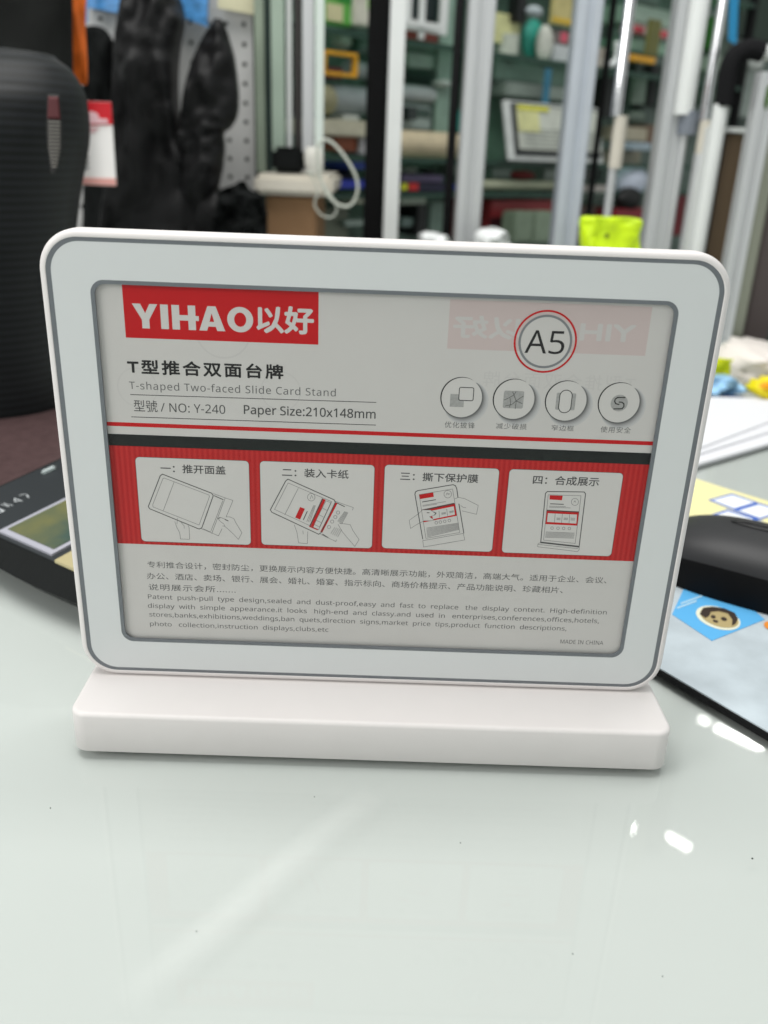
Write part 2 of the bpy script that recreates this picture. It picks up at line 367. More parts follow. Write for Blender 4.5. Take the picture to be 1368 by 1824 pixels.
# banner
x0, yt, x1, yb = rect_px((217, 509), (567, 614))
ban = rectp('logo_banner', x0, 71.3, x1, yb, .015, M_['red'])
lx0, lyt = cd(234.7, 540.3); lx1, lyb = cd(451.4, 592)
def LP(x, y): return (lx0 + (x - 125) / 780 * (lx1 - lx0), lyb + y * (lyt - lyb))
for q in ([(125, 1), (178, 1), (207, .62), (237, 1), (288, 1), (231, .36), (231, 0), (183, 0), (183, .36)],
          [(306, 0), (356, 0), (356, 1), (306, 1)],
          [(379, 0), (428, 0), (428, .38), (484, .38), (484, 0), (532, 0), (532, .38), (553, .38), (553, .58), (532, .58), (532, 1), (484, 1), (484, .60), (428, .60), (428, 1), (379, 1)]):
    poly('logo_letter', [LP(*p) for p in q], .03, M_['white_ink'], ban, px=False)
def holed(outer, inner):
    n = len(outer); vs = [c3(*LP(*p), .03) for p in outer + inner]
    link('logo_letter', (vs, [], [(k_, (k_ + 1) % n, n + (k_ + 1) % n, n + k_) for k_ in range(n)]), M_['white_ink'], ban)
el = lambda rx, ry: [(821 + rx * math.cos(rad(t)), .5 + ry * math.sin(rad(t))) for t in range(0, 360, 10)]
holed(el(84, .52), el(39, .29))
vs = [c3(*LP(*p), .03) for p in [(553, 0), (604, 0), (613, .17), (661, .17), (670, 0), (722, 0), (664, 1), (611, 1), (637, .72), (622, .37), (652, .37)]]
link('logo_letter', (vs, [], [(0, 1, 2, 9, 7), (2, 3, 10, 9), (3, 4, 5, 6, 10), (7, 9, 8), (7, 8, 6), (8, 10, 6)]), M_['white_ink'], ban)
text('logo_text', '以好', (457.5, 544.8), (557.5, 595), M_['white_ink'], .03, ban, bold=.33)
text('title_text', 'T型推合双面台牌', (226.4, 640), (504.2, 675), M_['ink'], bold=.17, space=1.22)
text('subtitle_text', 'T-shaped Two-faced Slide Card Stand', (230.6, 694), (598, 704.8), M_['ink3'], base=True, cap=2.75, space=1.08)
text('model_number_text', '型號', (237.5, 712), (281, 734.5), M_['ink2'])
text('model_number_text', '/ NO: Y-240', (286.5, 733.2), (401.4, 737), M_['ink2'], base=True, cap=3.3)
text('paper_size_text', 'Paper Size:210x148mm', (434.7, 737.8), (668.7, 744.8), M_['ink2'], base=True, cap=3.3, bold=.05)
k = Ink(.02); k.stroke([(232, 702.8), (670.4, 716.8)], .28); k.stroke([(233.9, 742.5), (669.5, 757.2)], .28); k.build('rule_lines', M_['ink2'])
rectp('red_rule', -104.6, 20.75, 104.6, 19.2, .012, M_['red'])
a = cd(600, 793)[1]
rectp('black_band', -104.6, 16.15, 104.6, 11.55, .012, mat('black_band_ink', (.013, .016, .015), .5, spec=.15))
bt = rectp('red_band', -104.6, 11.55, 104.6, -28.95, .012, M_['redband'])
# size badge
c = cd(971.3, 608.8); R = (cd(1027.6, 610)[0] - cd(915.4, 606)[0]) / 2
k = Ink(.02); k.circle(c, R * .97, R * .062, px=False, n=64); bd = k.build('size_badge', M_['red'])
disc = [(c[0] + R * .8 * math.cos(rad(t)), c[1] + R * .8 * math.sin(rad(t))) for t in range(0, 360, 8)]
poly('badge_disc', disc, .016, mat('badge_paper', (.545, .53, .51), .6), bd, px=False)
k = Ink(.02); k.circle(c, R * .815, R * .075, px=False, n=64); k.build('badge_ring', M_['ink4'] if 0 else mat('badge_grey', (.18, .19, .2), .5), bd)
text('badge_text', 'A5', (938, 587.5), (1003.5, 631.5), M_['ink'], .03, bd)
# feature icons
rI = (cd(859, 710)[0] - cd(785.5, 707)[0]) / 2
SH = [mat('printed_shadow_%s' % n, (g, g, g), .6) for n, g in (('dark', .12), ('mid', .22), ('soft', .32), ('faint', .41), ('faintest', .48))]
def icon(cpx):
    c = cd(*cpx)
    q = [(c[0] + rI * .985 * math.cos(rad(t)), c[1] + rI * .985 * math.sin(rad(t))) for t in range(0, 360, 6)]
    o = poly('feature_icon', q, .030, mat('icon_disc', (.57, .555, .535), .6), None, px=False)
    k = Ink(.034)
    k.circle(c, rI, .5, 60, 265, 44, px=False, wf=lambda t: .06 + .42 * math.sin(math.pi * min(1, t)) ** 1.0); k.build('outline', M_['ink'], o)
    for i, (w, m_) in enumerate(zip((.5, 1.0, 1.6, 2.2, 2.9), SH)):
        k = Ink(.027 - i * .0035)
        pts = []; n = 40
        vs = []; fs = []
        for j in range(n + 1):
            t = j / n; a = rad(-140 + 190 * t); wd_ = w * math.sin(math.pi * t) ** .8
            for rr in (rI * .97, rI + wd_): vs.append(c3(c[0] + rr * math.cos(a), c[1] + rr * math.sin(a), k.l))
        fs = [(2 * j, 2 * j + 1, 2 * j + 3, 2 * j + 2) for j in range(n)]
        link('printed_shade', (vs, [], fs), m_, o)
    return o
hat = mat('hatched_grey_ink', (.33, .33, .32), .6, var=.12, scale=900)
i1 = icon((822.2, 708.2)); i2 = icon((915.5, 711.2)); i3 = icon((1008.3, 714.3)); i4 = icon((1102.6, 717.5))
x0, yt, x1, yb = rect_px((802.4, 701.6), (825.6, 725.3)); rectp('grey_square', x0, yt, x1, yb, .036, hat, i1)
x0, yt, x1, yb = rect_px((818.6, 689.8), (842.5, 713.9)); rectp('white_square', x0, yt, x1, yb, .040, M_['white_ink'], i1, r=.6)
k = Ink(.044); k.stroke(rrect((x1 - x0) / 2, (yt - yb) / 2, .6, 5, (x0 + x1) / 2, (yt + yb) / 2), .3, True, False); k.build('square_outline', M_['ink'], i1)
x0, yt, x1, yb = rect_px((898, 695.5), (931, 728)); rectp('grey_square', x0, yt, x1, yb, .036, hat, i2, r=.7)
k = Ink(.042); o7 = lambda x, y: (780 + x / 7.6, 660 + y / 7.6)
for s_ in ([(895, 400), (960, 370), (1030, 330), (1060, 280)], [(1010, 285), (1030, 330), (1050, 390), (1060, 420), (1045, 520)], [(1160, 345), (1110, 375), (1060, 410), (1000, 460), (910, 480)], [(975, 370), (985, 430), (970, 500)], [(1060, 410), (1100, 430), (1145, 450)]):
    k.stroke([o7(*p) for p in s_], .2)
k.build('crack_lines', M_['ink2'], i2)
x0, yt, x1, yb = rect_px((992, 699.3), (1023, 731)); rectp('grey_square', x0, yt, x1, yb, .036, hat, i3, r=.5)
x0, yt, x1, yb = rect_px((998.5, 694.5), (1015.5, 735.5)); rectp('white_capsule', x0, yt, x1, yb, .040, M_['white_ink'], i3, r=1.55)
k = Ink(.044); k.stroke(rrect((x1 - x0) / 2, (yt - yb) / 2, (x1 - x0) / 2 - .05, 8, (x0 + x1) / 2, (yt + yb) / 2), .3, True, False); k.build('capsule_outline', M_['ink'], i3)
c = cd(1103, 718); poly('grey_disc', [(c[0] + 3.15 * math.cos(rad(t)), c[1] + 3.15 * math.sin(rad(t))) for t in range(0, 360, 10)], .036, hat, i4, px=False)
k = Ink(.042); o8 = lambda x, y: (960 + x / 7.2, 660 + y / 7.2)
for s_ in ([(1110, 345), (1010, 345), (980, 365), (970, 395), (985, 425), (1030, 436)], [(1025, 404), (1060, 405), (1088, 425), (1090, 460), (1065, 490), (955, 492)]):
    k.stroke([o8(*p) for p in s_], .42)
k.build('s_mark', M_['ink'], i4)
for body, tl, br, par in (('优化披锋', (792.5, 750.5), (845.5, 763.6), i1), ('减少破损', (884, 753), (937.6, 765.6), i2), ('窄边框', (983, 756.5), (1021.5, 768.3), i3), ('使用安全', (1070.4, 759), (1122.8, 772), i4)):
    text('caption_text', body, tl, br, M_['ink3'], .03, par, space=1.15)
# body copy
DK = mat('paragraph_ink', (.12, .12, .12), .5, spec=.15)
text('paragraph_line', '专利推合设计，密封防尘，更换展示内容方便快捷。高清晰展示功能，外观简洁，高端大气。适用于企业、会议、', (262, 1000), (1080, 1039), DK, h=2.95)
text('paragraph_line', '办公、酒店、卖场、银行、展会、婚礼、婚宴、指示标向、商场价格提示、产品功能说明、珍藏相片、', (261, 1019.5), (1002, 1057), DK, h=2.95)
text('paragraph_line', '说明展示会所.......', (263.9, 1039), (420, 1057), DK, h=2.9, space=1.1)
for body, l, r_ in (('Patent  push-pull  type  design,sealed  and  dust-proof,easy  and  fast  to  replace   the  display  content.  High-definition', (263.9, 1068), (1080.5, 1093)),
                    ('display  with  simple  appearance.it  looks   high-end  and  classy.and  used  in   enterprises,conferences,offices,hotels,', (263.9, 1084.4), (1067, 1108)),
                    ('stores,banks,exhibitions,weddings,ban  quets,direction  signs,market  price  tips,product  function  descriptions,', (266.4, 1099.8), (1009, 1121.5)),
                    ('photo   collection,instruction  displays,clubs,etc', (267.5, 1115.4), (585, 1124.6))):
    text('paragraph_line', body, l, r_, DK, base=True, cap=2.0)
text('origin_text', 'MADE IN CHINA', (998.5, 1139), (1074.2, 1148.8), DK)
# step panels
def step(tl, br, title, ttl, tbr):
    x0, yt, x1, yb = rect_px(tl, br)
    o = rectp('step_panel', x0, yt, x1, yb, .02, M_['white_ink'], r=1.6)
    k = Ink(.024); k.stroke(rrect((x1 - x0) / 2, (yt - yb) / 2, 1.6, 6, (x0 + x1) / 2, (yt + yb) / 2), .16, True, False); k.build('panel_outline', M_['ink2'], o)
    text('step_title', title, ttl, tbr, M_['ink2'], .03, o, bold=.06); return o
s1 = step((240.5, 813.7), (447, 970.8), '一：推开面盖', (285.5, 826), (402, 845.4))
s2 = step((462.7, 821), (662.5, 977), '二：装入卡纸', (502.4, 833.3), (620.6, 852.8))
s3 = step((685.5, 827.5), (876.2, 983.2), '三：撕下保护膜', (713.6, 840.4), (851, 860.2))
s4 = step((907.7, 835.4), (1088.4, 991), '四：合成展示', (950.5, 846.5), (1066, 866.3))
def draw(parent, org, sc, dark, thin, red=(), fill=(), darkred=()):
    o = lambda p: (org[0] + p[0] / sc, org[1] + p[1] / sc)
    for i, q in enumerate(red): poly('red_print', [o(p) for p in q], .028 + .0008 * i, M_['red'], parent)
    for i, q in enumerate(darkred): poly('dark_print', [o(p) for p in q], .032 + .0008 * i, mat('dark_red_ink', (.09, .03, .03), .5), parent)
    for i, q in enumerate(fill): poly('white_shape', [o(p) for p in q], .036 + .0008 * i, M_['white_ink'], parent)
    k = Ink(.042)
    for q, cl in dark: k.stroke([o(p) for p in q], .34, cl)
    k.build('drawing', M_['ink2'], parent)
    k = Ink(.042)
    for q, cl in thin: k.stroke([o(p) for p in q], .16, cl)
    k.build('fine_drawing', M_['ink3'], parent)
def circ(cx, cy, r, n=16): return [(cx + r * math.cos(2 * math.pi * i / n), cy + r * math.sin(2 * math.pi * i / n)) for i in range(n)]
def hatch(a, b, c, d, n, gap=.15):     # n short text-like lines inside quad a-b (first) to d-c (last)
    out = []
    for i in range(n):
        t = (i + .5) / n
        p = (a[0] + (d[0] - a[0]) * t, a[1] + (d[1] - a[1]) * t); q = (b[0] + (c[0] - b[0]) * t, b[1] + (c[1] - b[1]) * t)
        out.append(([p, q], False))
    return out
draw(s1, (230, 800), 6.218,
     [([(370, 277), (915, 488), (932, 515), (805, 872), (775, 885), (228, 660), (213, 635), (345, 295)], True), ([(942, 515), (1045, 560)], False), ([(985, 768), (1010, 758)], False), ([(1060, 778), (1100, 795)], False)],
     [([(390, 320), (885, 508), (890, 525), (775, 840), (265, 640), (262, 615), (375, 325)], True), ([(498, 365), (378, 682)], False),
      ([(932, 492), (1065, 540), (1150, 568), (1075, 750)], False), ([(1030, 880), (990, 960), (800, 880)], False), ([(1065, 540), (915, 935)], False), ([(1038, 570), (905, 910)], False), ([(820, 882), (905, 918)], False),
      ([(505, 800), (530, 870), (560, 925), (570, 995), (670, 998), (665, 870), (655, 845)], False), ([(535, 765), (530, 830)], False), ([(575, 810), (610, 850), (610, 880)], False),
      ([(1075, 750), (1115, 750), (1160, 770), (1190, 830), (1250, 925), (1210, 1000), (1165, 950), (1100, 890), (1060, 855), (1035, 850)], False), ([(985, 770), (1010, 800), (1050, 830), (1060, 855)], False), ([(1010, 755), (1060, 775)], False)],
     fill=[[(528, 745), (585, 765), (600, 812), (530, 800)]])
draw(s2, (455, 810), 6.218,
     [([(360, 270), (870, 498), (885, 525), (725, 865), (700, 880), (182, 637), (165, 610), (335, 290)], True), ([(895, 530), (990, 575)], False), ([(742, 878), (808, 920)], False), ([(575, 625), (530, 722)], False)],
     [([(362, 312), (845, 520), (700, 830), (212, 605)], True), ([(475, 370), (325, 665)], False), (circ(618, 470, 42), True), ([(605, 492), (622, 448), (640, 485)], False), ([(885, 515), (1085, 585), (1075, 615)], False), ([(720, 880), (890, 960), (900, 940)], False),
      ([(780, 510), (835, 530), (710, 800), (650, 770)], True), ([(740, 590), (790, 615)], False), ([(705, 665), (755, 690)], False), ([(672, 725), (725, 750)], False),
      ([(430, 775), (460, 860), (478, 975), (575, 985), (580, 850)], False), ([(525, 840), (530, 880)], False), ([(915, 770), (960, 850), (1010, 910), (1100, 1015), (1148, 940), (1080, 840), (1050, 775), (990, 765), (930, 760)], False),
      (circ(815, 800, 18), True), (circ(850, 740, 18), True), (circ(885, 690, 18), True), (circ(915, 640, 18), True)] + hatch((640, 560), (560, 740), (610, 745), (670, 560), 3) + hatch((985, 625), (905, 735), (960, 770), (1030, 640), 5) + hatch((870, 800), (825, 870), (920, 915), (965, 830), 5),
     red=[[(495, 578), (548, 598), (495, 718), (440, 695)], [(748, 487), (778, 499), (640, 805), (612, 790)], [(600, 785), (695, 825), (690, 837), (592, 797)], [(885, 530), (908, 540), (740, 862), (718, 852)]],
     darkred=[[(738, 482), (752, 488), (610, 792), (598, 785)]],
     fill=[[(455, 735), (500, 750), (505, 800), (455, 780)], [(915, 770), (990, 765), (1050, 775), (1080, 840), (1010, 910), (950, 850)]])
draw(s3, (675, 815), 6.218,
     [([(485, 905), (398, 405), (405, 380), (430, 366), (820, 300), (848, 312), (862, 345), (875, 440)], False), ([(885, 510), (940, 838)], False), ([(478, 492), (630, 466)], False), ([(530, 610), (560, 612)], False), ([(605, 602), (632, 615), (615, 638)], False)],
     [([(445, 410), (815, 348), (895, 830)], False), ([(445, 410), (520, 895)], False), (circ(762, 405, 42), True), ([(742, 418), (755, 388), (768, 414)], False), ([(775, 392), (772, 405), (790, 402)], False), ([(485, 530), (740, 487)], False), ([(485, 540), (640, 515)], False),
      ([(485, 920), (935, 840), (950, 912), (495, 990)], True), ([(520, 895), (895, 830)], False),
      ([(335, 695), (440, 620), (480, 580), (570, 580), (630, 620), (610, 640), (560, 655), (610, 690), (580, 700), (500, 700), (430, 735), (350, 785)], True),
      ([(835, 460), (880, 440), (950, 455), (1100, 530), (1080, 628), (920, 590)], False), ([(905, 530), (935, 552), (965, 556)], False),
      ([(665, 590), (672, 665)], False), ([(750, 570), (760, 645)], False)] + [(circ(x, y, 15), True) for x, y in ((635, 722), (680, 714), (728, 706), (780, 697))] + hatch((525, 775), (880, 720), (890, 800), (535, 885), 9) + hatch((690, 610), (740, 602), (742, 625), (694, 635), 3) + hatch((778, 592), (828, 583), (830, 606), (782, 616), 3),
     red=[[(445, 410), (600, 383), (608, 435), (455, 460)], [(472, 590), (840, 510), (862, 645), (492, 718)]],
     darkred=[[(468, 578), (835, 500), (840, 515), (472, 594)]],
     fill=[[(580, 590), (828, 540), (842, 632), (598, 682)], [(335, 695), (440, 620), (480, 580), (570, 580), (630, 620), (610, 640), (560, 655), (610, 690), (580, 700), (500, 700), (430, 735), (350, 785)], [(835, 460), (880, 440), (950, 455), (1100, 530), (1080, 628), (920, 590), (880, 510), (835, 495)]])
draw(s4, (890, 825), 5.948,
     [([(505, 300), (895, 305), (910, 325), (842, 880), (435, 835), (485, 320)], True), ([(535, 430), (678, 436)], False), ([(430, 842), (840, 888)], False)],
     [([(515, 335), (862, 345), (800, 850), (465, 815)], True), (circ(797, 410, 38), True), ([(525, 466), (752, 474)], False), ([(525, 455), (700, 460)], False),
      ([(430, 842), (405, 855), (403, 885), (825, 937), (842, 915), (845, 880)], False), ([(405, 860), (825, 905), (840, 885)], False),
      ([(785, 415), (797, 398), (806, 416)], False), ([(588, 535), (580, 628)], False), ([(665, 538), (655, 632)], False), ([(742, 542), (735, 638)], False)] + [(circ(x, 688 + (x - 555) * .02, 14), True) for x in (555, 618, 678, 738)] + hatch((490, 722), (795, 735), (785, 800), (480, 790), 6) + hatch((605, 575), (645, 578), (642, 605), (602, 602), 3) + hatch((680, 575), (725, 578), (720, 605), (676, 602), 3) + hatch((752, 575), (800, 578), (796, 610), (748, 607), 3),
     red=[[(530, 340), (668, 345), (660, 393), (528, 385)], [(497, 508), (838, 522), (825, 662), (480, 645)]],
     darkred=[[(499, 493), (842, 511), (840, 524), (497, 508)]],
     fill=[[(512, 530), (820, 545), (812, 640), (500, 622)]])

#@@BACKGROUND@@
# ================================================================== THINGS ON THE DESK
def flat(name, pxs, z, th, m, parent=None, bev=0, **k):
    q = [T(u, v, z + th) for u, v in pxs]; return tag(link(name, prism([(p.x, p.y) for p in q], z, z + th), m, parent), **k)
def in_axes(o2, ang): c, s_ = math.cos(ang), math.sin(ang); return lambda a, b: (o2[0] + a * c - b * s_, o2[1] + a * s_ + b * c)
# --- mouse pad with printed picture
e1a = math.atan2(-.82, .572)          # along the near left edge
pa = in_axes((.136, .040), e1a)
mp = empty('mouse_pad', (pa(0, 0)[0], pa(0, 0)[1], .0002), e1a, label='thin black rubber mouse pad printed with a pale cloudy picture, right of the card stand', cat='mouse pad')
lk = lambda n, b, m, **k: link(n, b, m, mp, **k)
lk('rubber_base', prism(rrect(.1125, .10, .004, 6, .0175, .10), 0, .0032), M_['blackm'])
padm = mat('pale_cloud_print', (.47, .53, .57), .7, var=.15, scale=38)
lk('printed_surface', prism(rrect(.1117, .0992, .0036, 6, .0175, .10), .0033, .0040), padm)
padi = Matrix.Translation(Vector((pa(0, 0)[0], pa(0, 0)[1], 0))) @ Matrix.Rotation(e1a, 4, 'Z'); padi.invert()
def padq(pxs): 
    return [(q.x, q.y) for q in (padi @ T(u, v, .0042) for u, v in pxs)]
sqq = padq([(1197, 1095), (1268, 1142), (1362, 1104), (1290, 1042), (1222, 1040)])
bs = lk('blue_patch', prism(sqq, .0041, .0043), clr('bright_blue_print', (88, 172, 226), .6))
def ell(cu, cv, ru, rv, z0, z1, rot=0, n=28, clip=None):
    pts = []
    for i in range(n):
        a = 2 * math.pi * i / n; x, y = ru * math.cos(a), rv * math.sin(a)
        pts.append((cu + x * math.cos(rot) - y * math.sin(rot), cv + x * math.sin(rot) + y * math.cos(rot)))
    return prism(padq(pts), z0, z1)
link('oval_border', ell(1279, 1102, 41, 19, .0044, .0045, rad(17)), clr('cream_print', (226, 226, 204), .6), mp)
link('oval_picture', ell(1281, 1102, 35.5, 15.5, .0046, .0047, rad(17)), clr('tan_print', (176, 158, 112), .6), mp)
dk = clr('dark_brown_print', (52, 40, 32), .6)
link('dark_mark', prism(padq([(1246, 1096), (1252, 1085), (1268, 1083), (1290, 1086), (1308, 1094), (1314, 1104), (1310, 1113), (1303, 1117), (1304, 1106), (1296, 1095), (1280, 1091), (1266, 1092), (1262, 1100), (1256, 1103)]), .0048, .0049), dk, mp)
link('dark_mark', ell(1289, 1105, 5.5, 3.2, .0048, .0049, rad(17)), dk, mp); link('dark_mark', ell(1270, 1101, 4.5, 3, .0048, .0049, rad(17)), dk, mp); link('dark_mark', ell(1274, 1109, 5, 2.2, .0048, .0049, rad(17)), dk, mp)
link('orange_mark', ell(1372, 1116, 12, 7, .0044, .0045, rad(20)), clr('orange_print', (226, 140, 50), .6), mp)
k_ = clr('pale_blue_writing', (168, 206, 228), .6)
for (a, b) in (((1205, 1083), (1240, 1070)), ((1212, 1075), (1250, 1061))):
    link('printed_line', prism(padq([a, (a[0] + 1, a[1] + 3), (b[0] + 1, b[1] + 3), b]), .0044, .0045), k_, mp)
# --- mouse
ma = math.atan2(-.55, .83); mc = (.2135, .1345)
ms = empty('computer_mouse', (mc[0], mc[1], .0044), ma, label='large black computer mouse resting on the mouse pad at the right edge', cat='mouse')
def mouse_surface(a, b): 
    return 0.039 * max(0, 1 - abs(a / .060) ** 2.6) ** .5 * max(0, 1 - abs(b / .034) ** 3.2) ** .42
vs, fs = [], []; NA, NB = 48, 32
for i in range(NA + 1):
    th = math.pi * i / NA - math.pi / 2
    for j in range(NB + 1):
        ph = math.pi * j / NB
        sg = lambda x, p: math.copysign(abs(x) ** p, x)
        cb = sg(math.cos(th), .75)
        vs.append((.060 * sg(math.sin(th), .8), .034 * cb * sg(math.cos(ph), .85),   .0335 * cb ** 1.0 * sg(math.sin(ph), .62)))
for i in range(NA):
    for j in range(NB):
        a = i * (NB + 1) + j; fs.append((a, a + 1, a + NB + 2, a + NB + 1))
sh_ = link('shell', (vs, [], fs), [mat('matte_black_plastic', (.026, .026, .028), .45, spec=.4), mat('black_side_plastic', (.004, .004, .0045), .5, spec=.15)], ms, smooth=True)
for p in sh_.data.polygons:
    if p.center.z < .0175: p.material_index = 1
link('underside', prism(rrect(.052, .029, .02, 8), .0001, .004), M_['blackm'], ms)
bm = bmesh.new(); bmesh.ops.create_uvsphere(bm, u_segments=24, v_segments=12, radius=1)
sl_ = Matrix.Rotation(-ma, 4, 'Z') @ (T(1358, 954, .0335) - ms.location); bm.free()
ring_ = [Vector((sl_.x + .017 * math.cos(rad(t)), sl_.y + .0032 * math.sin(rad(t)), 0)) for t in range(0, 360, 15)]
def mz(x, y):
    best = min(vs, key=lambda q: (q[0] - x) ** 2 + (q[1] - y) ** 2 + (1 if q[2] < .01 else 0)); return best[2]
link('slot_outline', tube(bmesh.new(), [Vector((p.x, p.y, mz(p.x, p.y) + .0002)) for p in ring_], .0007, 8, True), clr('slot_black', (16, 16, 17), .3), ms, smooth=True)
# --- label sheet
ls = flat('label_sheet', [(1238, 852), (1300, 872), (1420, 908), (1420, 1010), (1150, 990), (1190, 900)], .0003, .0006, clr('yellow_backing_paper', (232, 224, 168), .7), label='pale yellow sheet carrying blue outlined white labels, beyond the mouse', cat='label sheet')
for q in ([(1264, 890.5), (1304, 879.5), (1349, 895), (1308, 908)], [(1310, 909), (1352, 896.5), (1396, 910), (1354, 925)], [(1251, 923), (1296, 908), (1348, 925), (1306, 941)], [(1308, 942), (1350, 927), (1398, 943), (1356, 960)], [(1206, 940), (1249, 925), (1303, 943), (1262, 960)]):
    c = (sum(p[0] for p in q) / 4, sum(p[1] for p in q) / 4)
    big = [(c[0] + (p[0] - c[0]) * 1.05, c[1] + (p[1] - c[1]) * 1.05) for p in q]; sm = [(c[0] + (p[0] - c[0]) * .88, c[1] + (p[1] - c[1]) * .84) for p in q]
    lb = flat('label', big, .0010, .0002, clr('blue_label_edge', (36, 96, 196), .6), ls); flat('white_area', sm, .0013, .0001, clr('white_label', (236, 238, 238), .6), lb)
# --- white papers
wp = clr('white_writing_paper', (222, 222, 226), .7)
PG = 'loose white papers'
flat('paper_sheet', [(1180, 850), (1250, 824), (1372, 789), (1480, 760), (1480, 712), (1240, 706), (1160, 780)], .0003, .0025, wp, label='white paper pad, lowest of the loose papers by the plastic bag', cat='paper', group=PG)
flat('paper_sheet', [(1180, 830), (1250, 806), (1372, 768), (1480, 735), (1480, 716), (1245, 708), (1180, 750)], .0030, .0020, wp, label='white paper sheet, middle of the three loose papers', cat='paper', group=PG)
flat('paper_sheet', [(1180, 815), (1250, 796), (1372, 750), (1480, 725), (1480, 722), (1300, 712), (1245, 709), (1180, 745)], .0053, .0015, wp, label='topmost white paper sheet of the loose papers', cat='paper', group=PG)

# --- cloth-like lofts
def loft(rows, Y, th, m, name, parent=None, seg=40, wr=.006, wf=(30, 10), loc=None, power=.6, seed=0, sub=5, dome=None, **k):
    """rows: (v, uL, uR) outline in photo pixels at depth Y; gives a closed wrinkled volume"""
    pts = smooth_pts([Vector(r) for r in rows], sub)
    vs = []; base = None; rings_ = []
    for v, uL, uR in pts:
        a, b = P(uL, v, Y), P(uR, v, Y); c = (a + b) / 2; hw = (b - a).length / 2; r = []
        dm = 1 if not dome or v > dome[1] else max(.02, 1 - ((dome[1] - v) / (dome[1] - dome[0])) ** 2) ** .5
        for j in range(seg):
            t = 2 * math.pi * j / seg; sx = math.cos(t); sy = math.sin(t)
            p = Vector((c.x + hw * sx, Y - math.copysign(abs(sy) ** power, sy) * th * dm * min(1, hw / .03), c.z))
            n = noise.noise(Vector((p.x * wf[0] + seed, p.y * wf[0], p.z * wf[1]))) + .5 * noise.noise(Vector((p.x * wf[0] * 2.3 + seed, 1, p.z * wf[1] * 2.1)))
            n += .35 * noise.noise(Vector((p.x * wf[0] * 5 + seed, 3, p.z * wf[1] * 7)))
            p.y -= n * wr * 1.6; p.x += n * wr * .35 * abs(sx)
            r.append(p)
        rings_.append(r)
    zmin = min(p.z for r in rings_ for p in r); cx_ = sum(p.x for p in rings_[0]) / seg
    off = Vector((cx_, Y, zmin)) if parent is None else Vector(parent.location)
    bm = sweep([[p - off for p in r] for r in rings_], True, True)
    o = link(name, bm, m, parent, loc=off if parent is None else (0, 0, 0), smooth=True); return tag(o, **k)
# plastic bag on the desk (right)
pb = empty('plastic_bag', (.47, .70, .001), label='crumpled white plastic bag with yellow and light blue print, behind the papers', cat='plastic bag')
loft([(612, 1318, 1352), (618, 1300, 1392), (632, 1282, 1440), (655, 1262, 1470), (685, 1250, 1490), (701, 1262, 1480), (716, 1300, 1470)], .66, .05, clr('white_plastic_film', (232, 224, 218), .35), 'bag_body', pb, wr=.016, wf=(30, 34), seg=64)
loft([(638, 1262, 1302), (648, 1262, 1303), (666, 1262, 1304)], .595, .012, clr('lime_print', (218, 226, 10), .4), 'lime_flap', pb, wr=.005, wf=(70, 70), power=.35)
loft([(668, 1256, 1298), (680, 1250, 1318), (694, 1250, 1328), (702, 1262, 1310)], .58, .014, clr('light_blue_print', (150, 196, 232), .4, var=.25, scale=60), 'light_blue_fold', pb, wr=.010, wf=(60, 60), power=.35)
loft([(702, 1262, 1300), (706, 1255, 1330), (709, 1262, 1300)], .575, .006, clr('navy_print', (30, 62, 120), .4), 'navy_strip', pb, wr=.001)
loft([(672, 1360, 1376), (682, 1345, 1400), (695, 1336, 1410), (704, 1345, 1400)], .57, .014, clr('yellow_print', (232, 214, 20), .4), 'yellow_flap', pb, wr=.010, wf=(70, 70), power=.35)
loft([(680, 1362, 1376), (688, 1352, 1390), (693, 1360, 1380)], .552, .008, clr('orange_spot_print', (244, 166, 20), .4), 'orange_spot', pb, wr=.001)

# --- calculator (left)
ca = math.atan2(-.57, .82)
ce = empty('desk_calculator', (-.204, .122, 0), ca, label='black desk calculator with a white framed green screen, left behind the card stand', cat='calculator')
def slab(a0, a1, b0, b1, z0f, z1f, bev, m, name, par=ce):   # top height given by function of b
    bm = bxm(bmesh.new(), a0, a1, b0, b1, 0, 1, bev if False else 0)
    for v in bm.verts: v.co.z = z1f(v.co.y) if v.co.z > .5 else z0f(v.co.y)
    if bev: bmesh.ops.bevel(bm, geom=list(bm.edges), offset=bev, segments=3, affect='EDGES', clamp_overlap=True)
    return link(name, bm, m, par)
zt = lambda b: .025 + b * .14
body_m = mat('black_calculator_plastic', (.009, .010, .010), .4, spec=.15, bump=.05, scale=400)
# body with a curved belly towards the near side
q = []
for i in range(25):
    t = i / 24; a = -.052 + .17 * t
    q.append((a, -.006 - .022 * math.sin(math.pi * min(1, max(0, (t - .02)))) ** .8 * .45))
bm = bmesh.new(); R0 = []; R1 = []; R2 = []
top = [(a, -.0055) for a, b in q] + [(.118, .17), (-.052, .17)]
bot = [(a, b + .015) for a, b in q] + [(.118, .17), (-.052, .17)]
mid = [(a, b + .004) for a, b in q] + [(.118, .17), (-.052, .17)]
rg = [[(a, b, .001) for a, b in bot], [(a, b, .012) for a, b in mid], [(a, b, zt(b) - .003) for a, b in top], [(a, max(b, -.0035) if b < .1 else b - .002, zt(b)) for a, b in top]]
link('body', sweep(rg, True, True), body_m, ce)
lift = lambda z_: (lambda b: zt(b) + z_)
slab(-.0505, .1175, -.0028, .167, lift(-.0006), lift(.00006), 0, mat('charcoal_top_plate', (.030, .034, .037), .35, spec=.4), 'top_plate')
slab(-.001, .0455, -.0005, .130, lift(.0001), lift(.0014), 0, clr('silver_screen_rim', (168, 168, 178), .3), 'screen_frame')
scm = mat('green_screen_glass', (.12, .19, .16), .10, var=.5, scale=30)
